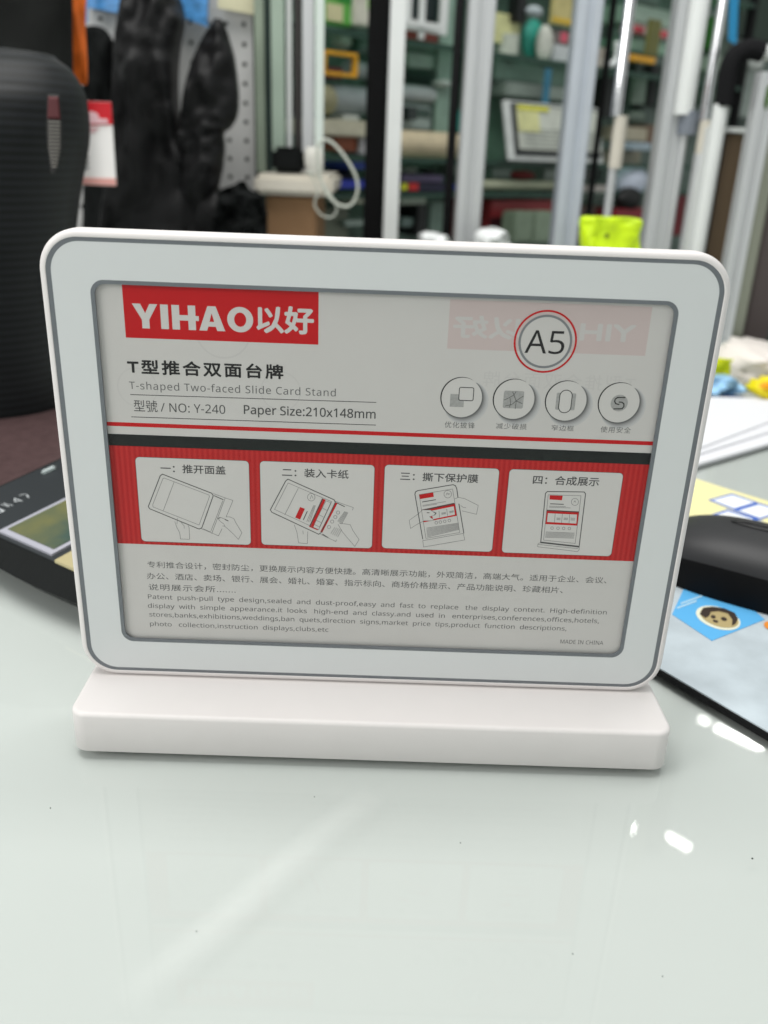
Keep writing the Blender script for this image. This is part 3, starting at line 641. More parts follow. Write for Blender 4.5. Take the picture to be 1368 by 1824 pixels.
_r = [n for n in scm.node_tree.nodes if n.type == 'VALTORGB'][0].color_ramp; _e = _r.elements.new(.62); _e.color = (.16, .16, .07, 1)
slab(.0022, .0425, .0030, .127, lift(.0015), lift(.0018), 0, scm, 'screen')
slab(.052, .114, -.0035, .050, lift(.0001), lift(.0016), 0, clr('gold_faceplate', (196, 184, 142), .35, metal=.3), 'faceplate')
vs_, fs_ = tmesh('CALCULATOR'); 
h_ = max(v.y for v in vs_); w0 = max(v.x for v in vs_)
link('brand_lettering', ([(-.021 - v.y * .0082 / h_, -.004 + v.x / w0 * .046, zt(-.004 + v.x / w0 * .046) + .0004) for v in vs_], [], fs_), clr('silver_lettering', (190, 194, 196), .4), ce) if 0 else None
for i, ch in enumerate('BSHJW47'):
    vs_, fs_ = tmesh(ch); w0 = max(v.x for v in vs_); b0 = -.006 + i * .0062
    link('letter', ([(-.022 - v.y * .0075 / h_, b0 + v.x / w0 * .0048, zt(b0) + .0006) for v in vs_], [], fs_), clr('silver_lettering', (190, 194, 196), .4), ce)
for i in range(3):
    bm = bxm(bmesh.new(), -.044, -.040, .056 + i * .03, .066 + i * .03, 0, .002, .001)
    for v in bm.verts: v.co.z += zt(v.co.y)
    link('round_key', bm, clr('pale_key', (190, 200, 200), .4), ce)
# --- maroon wallet and the big ribbed bag
lw = empty('leather_cushion', (-.33, .37, .0005), label='flat maroon brown leather case lying under the black ribbed bag', cat='leather case')
bm = bmesh.new(); pl = [T(u, v, .01) for u, v in ((-160, 990), (0, 896), (116, 851), (220, 790), (200, 715), (0, 725), (-260, 760))]
r_ = [(p.x + .33, p.y - .37) for p in pl]
cxy = (sum(p[0] for p in r_) / 7, sum(p[1] for p in r_) / 7)
def grow(f, z): return [(cxy[0] + (x - cxy[0]) * f, cxy[1] + (y - cxy[1]) * f, z) for x, y in [tuple(p)[:2] for p in smooth_pts([Vector((a, b, 0)) for a, b in r_], 6, True)]]
link('case_body', sweep([grow(.97, 0), grow(1.0, .003), grow(1.0, .007), grow(.97, .011), grow(.8, .014), grow(.4, .0155)], True, True), mat('maroon_leather', (.075, .045, .045), .38, bump=.25, scale=120, var=.15), lw, smooth=True)
link('piping', tube(bmesh.new(), [Vector(p) for p in grow(1.0, .010)], .0016, 8, True), clr('dark_red_piping', (70, 18, 22), .4), lw)
rb = empty('ribbed_bag', (-.34, .43, .012), label='tall black ribbed nylon bag with a rounded top at the left edge', cat='bag')
ribm = wave_mat('ribbed_black_nylon', (.0045, .0055, .0055), (.012, .014, .016), 55, .5, 'Z', .28)
loft([(85, -30, 20), (92, -110, 84), (100, -170, 98), (118, -210, 121), (150, -240, 139), (180, -250, 146), (240, -255, 148), (300, -250, 138), (380, -240, 126), (500, -230, 118), (650, -220, 122), (760, -210, 124), (800, -200, 110)], .42, .075, ribm, 'bag_body', rb, wr=.001, wf=(6, 60), power=.8, dome=(80, 250))
pan = loft([(168, 84, 106), (200, 83, 110), (240, 83, 112), (275, 86, 108), (310, 90, 98)], .352, .002, clr('care_patch', (34, 34, 34), .6), 'label_patch', rb, wr=0, seg=12)
for i in range(13):
    v = 216 + i * 6.6; hw = 11 - max(0, i - 7) * 1.2
    loft([(v, 97 - hw, 97 + hw), (v + 2.6, 97 - hw, 97 + hw)], .349, .0006, clr('pale_thread', (128, 124, 118), .6), 'printed_bar', rb, wr=0, seg=8, sub=2)
loft([(172, 86, 104), (212, 84, 108)], .3495, .001, clr('dull_red_patch', (84, 34, 38), .6), 'red_patch', rb, wr=0, seg=8)

# ================================================================== LEFT WALL
PEG_Y = 1.10
pgm = M_['peg']; ppx = .0254
a, b = P(120, 150, PEG_Y), P(452, 150, PEG_Y)
pg = empty('pegboard', ((a.x + b.x) / 2, PEG_Y, FLOOR), label='light grey perforated metal board behind the hanging black bags', cat='pegboard')
ncol = 18; nrow = 34; xr = b.x - (a.x + b.x) / 2
vs, fs = [], []
bm = bmesh.new(); z_top = .62 - FLOOR
for i in range(ncol):
    for j in range(nrow):
        cx_, cz_ = xr - (i + .5) * ppx, z_top - (j + .5) * ppx; hs = ppx / 2
        o8_ = []; i8 = []
        sq = [(1, 0), (1, 1), (0, 1), (-1, 1), (-1, 0), (-1, -1), (0, -1), (1, -1)]
        for k_i in range(8):
            an = rad(45 * k_i); o8_.append(bm.verts.new((cx_ + sq[k_i][0] * hs, 0, cz_ + sq[k_i][1] * hs))); i8.append((cx_ + .0034 * math.cos(an), cz_ + .0034 * math.sin(an)))
        iv = [bm.verts.new((x, 0, z)) for x, z in i8]; ib = [bm.verts.new((x, .004, z)) for x, z in i8]
        for k_i in range(8):
            n_ = (k_i + 1) % 8; bm.faces.new((o8_[k_i], iv[k_i], iv[n_], o8_[n_])); bm.faces.new((iv[k_i], ib[k_i], ib[n_], iv[n_]))
bmesh.ops.remove_doubles(bm, verts=bm.verts, dist=1e-5)
link('perforated_sheet', bm, pgm, pg)
link('backing', bxm(bmesh.new(), xr - ncol * ppx, xr, .012, .02, z_top - nrow * ppx, z_top), M_['dark'], pg)
link('side_edge', bxm(bmesh.new(), xr + .0005, xr + .004, -.001, .03, z_top - nrow * ppx - .01, z_top), M_['dark'], pg)
for sx in (xr - .02, xr - ncol * ppx + .02): link('post', bxm(bmesh.new(), sx - .015, sx + .015, .021, .05, 0, z_top), M_['alu'], pg)
gb = 'black bags hanging on the pegboard'
loft([(-60, 235, 300), (-20, 228, 312), (5, 222, 322), (35, 216, 326), (80, 210, 318), (130, 208, 314), (200, 206, 316), (270, 200, 330), (340, 190, 395), (420, 180, 400), (520, 170, 400)], 1.0, .05, M_['blackp'], 'hanging_bag', wr=.024, wf=(20, 8), label='tallest glossy black bag, hanging in the middle of the pegboard', cat='bag', group=gb, seed=3)
loft([(48, 150, 182), (60, 148, 194), (90, 148, 206), (140, 150, 212), (190, 152, 214), (300, 150, 214), (420, 150, 214), (520, 150, 214)], 1.03, .03, M_['blackf'], 'hanging_bag', wr=.010, wf=(26, 9), label='matte black bag hanging behind the red and white price tag', cat='bag', group=gb, seed=9)
loft([(36, 380, 392), (44, 376, 398), (70, 360, 408), (110, 344, 418), (160, 330, 424), (200, 324, 423), (224, 320, 412), (236, 318, 398), (262, 316, 400), (300, 312, 396), (360, 306, 380), (440, 300, 372), (520, 300, 372)], .985, .03, M_['blackp'], 'hanging_bag', wr=.018, wf=(18, 12), label='leaf shaped glossy black bag hanging at the right of the pegboard', cat='bag', group=gb, seed=21)
loft([(322, 428, 436), (330, 416, 440), (338, 398, 446), (346, 392, 466), (362, 388, 470), (390, 382, 476), (430, 380, 476), (520, 380, 476)], .93, .04, M_['blackf'], 'black_sack', wr=.022, wf=(40, 40), label='lumpy black sack in front of the cardboard box', cat='sack', seed=5)
loft([(-40, 125, 156), (0, 125, 154), (50, 125, 152), (100, 125, 155), (140, 126, 156), (151, 134, 154)], .74, .010, clr('orange_fabric', (226, 108, 32), .6, var=.22, scale=25, bump=.2), 'orange_cloth', wr=.004, label='narrow strip of orange fabric hanging beside the dark coat', cat='cloth')
loft([(-60, -120, 126), (0, -120, 125), (60, -120, 125), (120, -120, 126), (300, -120, 130), (480, -120, 130)], .70, .03, clr('charcoal_cloth', (30, 31, 30), .9, spec=.1, var=.15, scale=30, bump=.2), 'dark_coat', wr=.010, wf=(14, 3), label='plain charcoal coat hanging behind the ribbed bag at top left', cat='coat')
# price tag
pt = empty('price_tag', P(176, 330, .72), label='white hang tag with red top band, between ribbed bag and black bags', cat='tag')
def tagq(name, pxs, dy, m):
    q = [P(u, v, .72 - dy) - pt.location for u, v in pxs]; n = len(q)
    vs = [(p.x, p.y, p.z) for p in q] + [(p.x, p.y + .0008, p.z) for p in q]
    return link(name, (vs, [], [tuple(range(n)), tuple(range(n, 2 * n))[::-1]] + [(i, n + i, n + (i + 1) % n, (i + 1) % n) for i in range(n)]), m, pt)
tagq('tag_card', [(130, 328), (207, 331), (197.5, 181.5), (138, 179)], 0, clr('white_tag_card', (250, 247, 245), .5))
tagq('red_band', [(138, 224), (200, 222), (197.5, 182), (138, 179.5)], .001, clr('red_tag_print', (206, 14, 32), .5))
tagq('white_logo', smooth_pts([Vector((148, 206, 0)), Vector((160, 199, 0)), Vector((174, 203, 0)), Vector((176, 212, 0)), Vector((190, 214, 0)), Vector((188, 221, 0)), Vector((150, 219, 0))], 3, True) and [(148, 212), (152, 201), (164, 198), (173, 202), (177, 211), (191, 212), (192, 220), (150, 220)], .002, clr('pale_pink_print', (232, 190, 196), .5))
for vv, u1 in ((228, 176), (233, 170)): tagq('pink_line', [(150, vv + 2.6), (u1, vv + 2.6), (u1, vv), (150, vv)], .001, clr('pink_print', (224, 170, 176), .5))
for i in range(3): tagq('grey_line', [(150, 283 + i * 9), (158, 283 + i * 9), (158, 279 + i * 9), (150, 279 + i * 9)], .001, M_['ink3'])
tagq('pink_edge', [(130, 327.5), (206.5, 330.5), (206, 318), (131, 316)], .001, clr('pink_edge_print', (228, 168, 160), .5))
# blue posters and pale cards on the pegboard
def card_at(name, pxs, Y, m, th=.002, **k):
    q = [P(u, v, Y) for u, v in pxs]; c = sum(q, Vector()) / len(q); c.z = min(p.z for p in q); n = len(q)
    vs = [tuple(p - c) for p in q] + [tuple(p - c + Vector((0, th, 0))) for p in q]
    return tag(link(name, (vs, [], [tuple(range(n)), tuple(range(n, 2 * n))[::-1]] + [(i, n + i, n + (i + 1) % n, (i + 1) % n) for i in range(n)]), m, loc=c), **k)
blue = mat('blue_sea_print', (.07, .26, .56), .35, var=.5, scale=60, stretch=(1, 1, 3))
card_at('blue_package', [(155, -60), (155, 13), (215, 24), (232, 22), (232, -60)], 1.085, blue, .01, label='blue printed package hanging at top left of the pegboard', cat='package')
card_at('blue_package', [(300, -60), (300, 20), (368, 47), (371, -60)], 1.07, blue, .01, label='blue printed package hanging right of the tallest black bag', cat='package')
card_at('blue_package', [(142, -60), (143, 42), (154, 40), (156, -60)], 1.05, clr('sky_blue_film', (84, 160, 224), .4), .006, label='thin light blue package edge beside the orange fabric', cat='package')
card_at('cream_card', [(388, -40), (388, 14), (452, 26), (456, -40)], 1.08, clr('cream_printed_card', (206, 202, 170), .6, var=.1, scale=30), .003, label='cream card hanging at the top right of the pegboard', cat='card')

# ================================================================== POSTS
def post(u, v, wpx, Y, m, name, kind='profile', z0=FLOOR, z1=1.0, px1=None, **k):
    c = P(u, v, Y); w = wpx * pxm(u, v, Y); 
    if px1 is not None: z1 = P(u, px1, Y).z
    zb = z0
    if kind == 'tube': bm = cyl(bmesh.new(), (0, 0, 0), (0, 0, z1 - zb), w / 2, 24)
    elif kind == 'flat': bm = bxm(bmesh.new(), -w / 2, w / 2, -w * .3, w * .3, 0, z1 - zb, w * .06)
    else:                              # extruded profile with a slot in every side
        h = w / 2; g = w * .13; d = w * .16; e = w * .05
        side = [(-h + e, -h), (-g, -h), (-g, -h + d), (g, -h + d), (g, -h), (h - e, -h), (h, -h + e)]
        pts = []
        for q_ in range(4):
            cs, sn = [(1, 0), (0, 1), (-1, 0), (0, -1)][q_]
            pts += [(x * cs - y * sn, x * sn + y * cs) for x, y in side]
        bm = prism(pts, 0, z1 - zb)
    o = link(name, bm, m, loc=(c.x, Y, zb), smooth=(kind == 'tube')); return tag(o, **k)
PGp = 'upright posts in the shop'
post(675, 200, 46, 1.20, M_['blackm'], 'display_post', 'flat', label='thick black upright post behind the middle of the card stand', cat='post', group=PGp)
post(703, 200, 27, 1.16, M_['whitep'], 'display_post', 'flat', label='white post touching the right side of the thick black post', cat='post', group=PGp)
post(808, 200, 16, 1.16, M_['blackm'], 'display_rod', 'tube', label='slim black rod left of the wide grey post', cat='rod', group=PGp)
post(845, 200, 46, 1.12, M_['alu'], 'display_post', 'profile', label='wide grey aluminium post right of the slim black rod', cat='post', group=PGp)
post(1027, 200, 45, 1.12, M_['alublue'], 'display_post', 'profile', label='bluish silver aluminium post in front of the tilted display board', cat='post', group=PGp)
post(1197, 200, 44, 1.02, M_['alu'], 'display_post', 'profile', label='broad silver aluminium post just left of the white tube with grey joint', cat='post', group=PGp)
# telescopic rods
def rod(name, segs, Y, **k):
    e = None
    for nm, (u0, v0, u1, v1, w, m) in segs:
        a, b = P(u0, v0, Y), P(u1, v1, Y)
        if e is None: e = empty(name, (P(segs[-1][1][0], segs[-1][1][1], Y).x, Y, FLOOR), **k)
        r_ = w * pxm(u0, v0, Y) / 2
        if v1 > 900: b = Vector((a.x, Y, FLOOR))
        x = (a.x + (b.x if v1 <= 900 else a.x)) / 2
        link(nm, cyl(bmesh.new(), Vector((x, Y, a.z)) - e.location, Vector((x, Y, b.z)) - e.location, r_, 20), m, e, smooth=False)
    return e
rod('telescopic_rod', [('upper_tube', (1119, -60, 1108, 208, 21, M_['chrome'])), ('collar', (1104, 206, 1098, 300, 24, M_['beige'])), ('lower_tube', (1092, 300, 1092, 999, 15, M_['alu']))], 1.08, label='chrome telescopic rod with beige collar between silver posts', cat='rod', group=PGp)
rod('telescopic_rod', [('rod', (1101, -60, 1098, 999, 12, M_['blackm']))], 1.20, label='thin black rod right behind the chrome rod with beige collar', cat='rod', group=PGp)
rod('telescopic_rod', [('upper_tube', (1242, -60, 1230, 205, 36, M_['whitep'])), ('joint', (1228, 198, 1224, 240, 36, clr('grey_joint', (118, 124, 134), .4))), ('lower_tube', (1219, 240, 1214, 999, 12, M_['alu']))], 1.00, label='white tube with grey plastic joint beside the broad silver post', cat='rod', group=PGp)
rod('telescopic_rod', [('upper_tube', (1282, -60, 1268, 216, 16, M_['chrome'])), ('collar', (1257, 214, 1255, 274, 26, M_['beige'])), ('lower_tube', (1250, 274, 1240, 999, 26, M_['alu']))], .98, label='bright chrome rod with beige collar left of the black foam elbow', cat='rod', group=PGp)
card_at('blue_strap', [(1302, -60), (1298, 72), (1312, 80), (1318, -60)], 1.25, clr('bright_blue_strap', (40, 140, 190), .5), .004, label='bright blue strip hanging above the black foam elbow', cat='strap')
# foam elbow on a pale tube
fe = empty('foam_grip_handle', (P(1288, 200, .95).x, .95, FLOOR), label='bent handle with black foam elbow on a pale tube at upper right', cat='handle')
Yf = .95; rr = 34 * pxm(1300, 150, Yf) / 2
pts = smooth_pts([P(u, v, Yf) - fe.location for u, v in ((1289, 190), (1294, 150), (1300, 118), (1312, 98), (1334, 88), (1358, 92))], 6)
link('foam_grip', tube(bmesh.new(), pts, rr, 18), M_['foam'], fe, smooth=True)
link('tube', cyl(bmesh.new(), P(1285, 186, Yf) - fe.location, (P(1285, 186, Yf).x - fe.location.x, 0, 0), rr * .8, 20), M_['whitep'], fe)
link('tube_end', tube(bmesh.new(), [P(u, v, Yf) - fe.location for u, v in ((1356, 92), (1380, 96), (1420, 100))], rr * .75, 16), M_['whitep'], fe)
# framed brown board + posts at right
def boardq(name, u0, v0, u1, Y, m, th, par, dy=0, zb=FLOOR):
    a, b = P(u0, v0, Y), P(u1, v0, Y); L = par.location
    return link(name, bxm(bmesh.new(), a.x - L.x, b.x - L.x, dy, dy + th, zb - L.z, a.z - L.z, .001), m, par)
Yb = .96
fb = empty('framed_board', (P(1300, 300, Yb).x, Yb, FLOOR), label='tall brown board in a silver frame standing at the right', cat='board')
boardq('panel', 1296, 238, 1336, Yb, M_['brown'], .008, fb, .006)
boardq('dark_edge', 1288, 240, 1297, Yb, clr('black_edge', (28, 24, 20), .6), .008, fb, .003)
boardq('frame_side', 1262, 226, 1288, Yb, M_['whitep'], .018, fb, 0)
a, b = P(1289, 226, Yb), P(1338, 237, Yb); L = fb.location
link('frame_top', bxm(bmesh.new(), a.x - L.x, b.x - L.x, 0, .018, b.z - L.z, a.z - L.z, .001), M_['whitep'], fb)
post(1346, 250, 33, .90, M_['alu'], 'display_post', 'profile', px1=128, label='silver post with square top in front of the framed brown board', cat='post', group=PGp)
post(1365, 300, 24, .93, mat('olive_anodised', (.33, .34, .27), .4, metal=.3), 'display_post', 'flat', label='dull olive grey post at the right edge of the photo', cat='post', group=PGp)
post(1400, 300, 46, .99, mat('mauve_board', (.10, .078, .075), .6), 'side_board', 'flat', label='dark mauve brown panel behind the plastic bag at right edge', cat='panel')
loft([(138, 1362, 1380), (160, 1356, 1400), (190, 1354, 1410), (212, 1362, 1400)], .90, .02, clr('leaf_green_cloth', (62, 96, 24), .7), 'green_pouch', wr=.003, label='small dark green pouch hanging at the right edge', cat='pouch')
# neon green bag
nb = empty('neon_bag', (P(1088, 430, .74).x, .74, .0005), label='neon yellow green paper bag standing on the desk behind the card stand', cat='paper bag')
a, b = P(1036, 392, .74), P(1141, 392, .74); zt_ = P(1088, 393, .74).z
loft([(387, 1046, 1134), (391, 1036, 1141), (410, 1034, 1141), (440, 1034, 1140), (520, 1036, 1136), (620, 1038, 1132)], .755, .016, clr('neon_green_film', (204, 236, 16), .4, var=.12, scale=30), 'bag_body', nb, wr=.006, wf=(40, 26), power=.5)
p_ = P(1081, 420, .7370) - nb.location
link('olive_mark', cyl(bmesh.new(), p_, p_ + Vector((0, .0008, 0)), .0028, 14), clr('olive_mark', (110, 130, 20), .6), nb)

# ================================================================== LEFT STOCK OF UPRIGHTS, TRAY AND CARTON
YS = 1.02
def cbox(name, u0, v0, u1, v1, Y, dep, m, bev=.003, zbot=None, **k):
    a, b = P((u0 + u1) / 2, v0, Y), P((u0 + u1) / 2, v1, Y); w = (u1 - u0) * pxm((u0 + u1) / 2, v1, Y)
    z0 = b.z if zbot is None else zbot
    return tag(link(name, bxm(bmesh.new(), -w / 2, w / 2, 0, dep, 0, a.z - z0, bev), m, loc=(b.x, Y, z0)), **k)
cbox('cardboard_box', 474, 349, 562, 420, YS, .20, M_['carton'], zbot=FLOOR, label='brown cardboard box standing under the cream tray', cat='box')
trz = P(520, 349, YS).z
cbox('cream_tray', 452, 312, 592, 348.5, YS - .02, .24, M_['beige'], .006, label='cream plastic tray lying on the cardboard box', cat='tray')
zt2 = P(520, 312, YS).z + .001
def upright(u, w, v1, Y, m, nm, **k):
    c = P(u, v1, Y); ww = w * pxm(u, v1, Y)
    return tag(link(nm, bxm(bmesh.new(), -ww / 2, ww / 2, -ww * .2, ww * .2, 0, .9 - c.z, ww * .05), m, loc=(c.x, Y, c.z)), **k)
GU = 'upright strips standing on the cream tray'
gm = clr('sage_glass_strip', (132, 144, 128), .3, var=.08, scale=12)
gm2 = clr('dark_teal_strip', (50, 66, 62), .4, var=.15, scale=12)
upright(466, 16, 306, 1.06, gm, 'glass_strip', label='sage green upright strip nearest the pegboard', cat='strip', group=GU)
upright(481, 12, 306, 1.09, gm2, 'glass_strip', label='dark teal strip between the two sage green strips', cat='strip', group=GU)
upright(497, 22, 306, 1.05, clr('pale_sage_strip', (150, 166, 152), .3, var=.06, scale=12), 'glass_strip', label='pale sage upright strip behind the black box', cat='strip', group=GU)
upright(516, 9, 306, 1.06, M_['whitep'], 'glass_strip', label='thin white strip right of the pale sage strip', cat='strip', group=GU)
upright(531, 13, 306, 1.05, clr('black_brown_strip', (44, 40, 38), .4), 'glass_strip', label='blackish upright strip left of the silver profile', cat='strip', group=GU)
upright(549, 20, 306, 1.04, M_['alu'], 'glass_strip', label='silver profile, second strip from the right on the tray', cat='strip', group=GU)
upright(568, 15, 306, 1.03, clr('frosted_strip', (206, 216, 210), .2), 'glass_strip', label='frosted white strip, rightmost on the cream tray', cat='strip', group=GU)
cbox('black_box', 484, 262, 541, 308, YS, .05, M_['blackf'], .006, label='small black box standing on the cream tray', cat='box')
loft([(262, 546, 572), (275, 542, 576), (292, 543, 576), (308, 548, 574)], YS - .01, .02, clr('white_plastic_knob', (214, 212, 204), .3), 'white_fitting', wr=.001, label='white plastic fitting beside the black box on the tray', cat='fitting')
cb = mat('clear_pale_cord', (.50, .52, .46), .25)
for pts_, nm_ in (([(566, 262), (578, 249), (596, 258), (618, 285), (634, 315), (637, 340), (628, 362), (614, 368), (596, 360), (580, 342), (572, 322), (566, 290)], 'upper pale plastic cord loop hanging over the tray corner'), ([(548, 305), (566, 316), (580, 334), (594, 356), (600, 374), (592, 386), (578, 386), (566, 376), (560, 362), (566, 344), (560, 322)], 'lower thin cord loop under the tray corner')):
    q = smooth_pts([P(u, v, .97) for u, v in pts_], 5, True); c = Vector(q[0]); rw = (5.5 if 'upper' in nm_ else 3) * pxm(600, 300, .97) / 2
    tag(link('cord_loop', tube(bmesh.new(), [p - c for p in q], rw, 10, True), cb, loc=c, smooth=True), label=nm_, cat='cord')

# ================================================================== RACK
RA = rad(42); RO = Vector((-.19, 1.34, 0)); RDIR = Vector((math.cos(RA), math.sin(RA), 0)); RN = Vector((-math.sin(RA), math.cos(RA), 0))
def rk(u, v, off=0.0):
    d = ray(u, v); o = RO + RN * off; t = (o - CP).dot(RN) / d.dot(RN); p = CP + d * t; return (p - RO).dot(RDIR), p.z, t
def rpos(s_, off, z): return RO + RDIR * s_ + RN * off + Vector((0, 0, z))
rack = empty('shelf_rack', RO + Vector((0, 0, FLOOR)), RA, label='glass shelf rack running away behind the posts, full of small goods', cat='shelf rack')
SHZ = [rk(729, 71)[1], rk(718, 281)[1], rk(714, 345)[1]]
s_end = 1.55; shelf_z = [SHZ[0] + .20, SHZ[0], SHZ[1], SHZ[2], SHZ[2] - .28, SHZ[2] - .55]
for z in shelf_z:
    g = link('glass_shelf', bxm(bmesh.new(), -.12, s_end, .002, .34, z - .008 - FLOOR, z - FLOOR), M_['shelfglass'], rack)
    link('shelf_edge', bxm(bmesh.new(), -.12, s_end, -.003, .0018, z - .0085 - FLOOR, z + .0005 - FLOOR), clr('dark_green_edge', (24, 62, 48), .3), g)
for s_ in (-.13, s_end + .012):
    for o_ in (.01, .33): link('upright', bxm(bmesh.new(), s_ - .010, s_ + .0098, o_ - .01, o_ + .01, 0, shelf_z[0] + .3 - FLOOR), M_['blackm'], rack)
link('back_panel', bxm(bmesh.new(), -.14, s_end + .02, .345, .352, 0, shelf_z[0] + .3 - FLOOR), mat('green_grey_back', (.13, .185, .155), .4, var=.75, scale=22, stretch=(1, 1, .6)), rack)
DC = {}
def colm(c, rough=.5):
    if c not in DC: DC[c] = mat('goods_%s' % ('_'.join(str(int(x)) for x in c)), srgb(*c), rough, var=.12, scale=35)
    return DC[c]
def rbox(name, u0, v0, u1, v1, off, dep, c, lab, cat, shape='box', parts=None, group=None, snap=None, rough=.5):
    um, vm = (u0 + u1) / 2, (v0 + v1) / 2
    s0, _, _ = rk(u0, vm, off); s1, _, _ = rk(u1, vm, off); z1 = rk(um, v0, off)[1]; z0 = rk(um, v1, off)[1] if snap is None else snap + .0005
    w = s1 - s0; h = z1 - z0; loc = rpos((s0 + s1) / 2, off, z0)
    m = c if not isinstance(c, tuple) else colm(c, rough)
    if shape == 'box': bm = bxm(bmesh.new(), -w / 2, w / 2, 0, dep, 0, h, min(.004, w * .1, h * .1, dep * .1))
    elif shape == 'tube': bm = cyl(bmesh.new(), (-w / 2, h / 2, h / 2), (w / 2, h / 2, h / 2), h / 2, 20)
    elif shape == 'can': bm = cyl(bmesh.new(), (0, w / 2, 0), (0, w / 2, h), w / 2, 20)
    elif shape == 'ball':
        bm = bmesh.new(); bmesh.ops.create_uvsphere(bm, u_segments=20, v_segments=12, radius=1)
        for v in bm.verts: v.co = Vector((v.co.x * w / 2, dep / 2 + v.co.y * dep / 2, h / 2 + v.co.z * h / 2))
    elif shape == 'frame':
        t_ = min(w, h) * .16; bm = bmesh.new()
        bxm(bm, -w / 2, w / 2, 0, dep, 0, t_, .001); bxm(bm, -w / 2, w / 2, 0, dep, h - t_, h, .001); bxm(bm, -w / 2, -w / 2 + t_, .0003, dep - .0003, t_, h - t_); bxm(bm, w / 2 - t_, w / 2, .0003, dep - .0003, t_, h - t_)
    o = link(name, bm, m, loc=loc, rz=RA, smooth=shape in ('ball',))
    tag(o, label=lab, cat=cat, group=group)
    for (nm, fx0, fz0, fx1, fz1, cc) in (parts or []):
        link(nm, bxm(bmesh.new(), -w / 2 + fx0 * w, -w / 2 + fx1 * w, -.0016, -.0002, fz0 * h, fz1 * h), colm(cc), o)
    return o
GG = 'small goods on the glass shelves'
A_, B_, C_ = SHZ
rbox('green_package', 574, -60, 632, 44, .03, .03, (96, 170, 74), 'green package with pale panel on the top shelf, left end', 'package', parts=[('pale_panel', .12, .05, .62, .35, (206, 200, 158)), ('yellow_spot', .1, .5, .5, .62, (220, 210, 70)), ('dark_green_panel', .5, .4, .95, .62, (40, 140, 50))])
rbox('white_package', 632, -60, 662, 46, .02, .03, (206, 204, 190), 'white package beside the green package on the top shelf', 'package', parts=[('red_spot', .1, .5, .35, .62, (170, 60, 44)), ('green_edge', .78, .3, .98, .7, (120, 210, 40))])
rbox('open_yellow_square', 577, 92, 638, 136, -.02, .012, (226, 168, 36), 'open yellow picture frame hanging at the left end of the rack', 'frame', 'frame')
rbox('maroon_box', 582, 120, 612, 140, .05, .05, (110, 36, 42), 'maroon box corner behind the yellow frame', 'box')
rbox('rolled_film', 600, 152, 668, 204, .05, .05, (150, 158, 160), 'thick grey roll lying left of the thick black post', 'roll', 'tube')
rbox('rolled_film', 626, 110, 668, 140, .10, .05, (176, 182, 184), 'pale grey roll above the thick grey roll', 'roll', 'tube')
rbox('soft_toy', 572, 150, 612, 205, .02, .05, (168, 164, 132), 'cream soft pouch left of the thick grey roll', 'pouch', 'ball')
rbox('cream_box', 566, 214, 668, 243, .0, .10, (196, 192, 170), 'long cream box above the orange brown box', 'box')
rbox('orange_box', 596, 243, 642, 270, .02, .08, (158, 84, 52), 'orange brown box under the long cream box', 'box')
rbox('white_box', 642, 243, 666, 276, .01, .08, (196, 194, 196), 'small white box right of the orange brown box', 'box')
rbox('blue_case', 622, 283, 690, 302, .0, .10, (24, 52, 130), 'blue case on the middle shelf left of the black post', 'case', snap=None)
rbox('navy_pouch', 592, 296, 640, 340, .04, .06, (22, 26, 44), 'dark navy pouch inside the cord loop', 'pouch', 'ball')
rbox('blue_case', 596, 322, 668, 336, -.01, .10, (40, 54, 160), 'royal blue strip case just above the lowest seen shelf', 'case')
rbox('pale_box', 628, 350, 668, 362, .0, .1, (176, 178, 158), 'pale box under the royal blue case', 'box')
rbox('grey_carton', 560, 372, 622, 430, .04, .15, (118, 124, 108), 'grey green carton below the cord loops', 'carton')
rbox('pale_box', 616, 392, 668, 402, .02, .1, (152, 168, 160), 'pale green lid left of the black post near the frame top', 'lid')
# between white post and wide grey post
wf = rbox('wire_grid', 722, -60, 800, 58, .02, .008, M_['whitep'], 'white wire grid frame on the top shelf', 'grid', 'frame')
rbox('white_grid_bar', 750, -60, 759, 70, .012, .006, M_['whitep'], 'vertical bar leaning on the white grid frame', 'bar')
rbox('white_grid_bar', 722, 38, 790, 50, .006, .006, M_['whitep'], 'horizontal bar leaning on the white grid frame', 'bar')
rbox('dark_carton', 726, -60, 784, 36, .06, .05, (34, 50, 52), 'dark carton behind the white grid frame', 'carton')
rbox('red_book', 724, 50, 782, 74, .05, .10, (122, 56, 46), 'red brown box lying on the top shelf under the white grid', 'box')
rbox('glass_sheet', 782, -60, 822, 240, .05, .006, (132, 158, 144), 'pale green glass pane leaning inside the rack', 'pane')
rbox('silver_tube', 716, 152, 782, 182, .05, .04, (176, 184, 184), 'bright silver tube lying on the rack right of the white post', 'tube', 'tube')
rbox('silver_tube', 716, 126, 770, 148, .16, .03, (60, 84, 76), 'dark green tube behind the bright silver tube', 'tube', 'tube')
rbox('grey_pack', 716, 186, 770, 232, .06, .05, (152, 166, 162), 'grey blister pack above the cream roll', 'package', parts=[('dark_label', .1, .5, .9, .85, (58, 78, 70))])
rbox('cream_roll', 712, 234, 826, 284, .0, .05, (198, 184, 154), 'long cream cardboard roll lying on the middle shelf', 'roll', 'tube')
rbox('teal_box', 812, 196, 828, 236, .06, .04, (48, 146, 134), 'teal box behind the slim black rod', 'box')
rbox('purple_pack', 716, 312, 790, 324, .04, .05, (118, 104, 140), 'flat purple pack between the shelves', 'package')
rbox('dark_toy_box', 714, 326, 800, 342, .02, .06, (28, 26, 54), 'dark indigo box with red and yellow buttons on the lower shelf', 'box', parts=[('yellow_button', .0, .25, .12, .95, (214, 214, 40)), ('red_button', .15, .2, .34, 1.0, (206, 40, 40))])
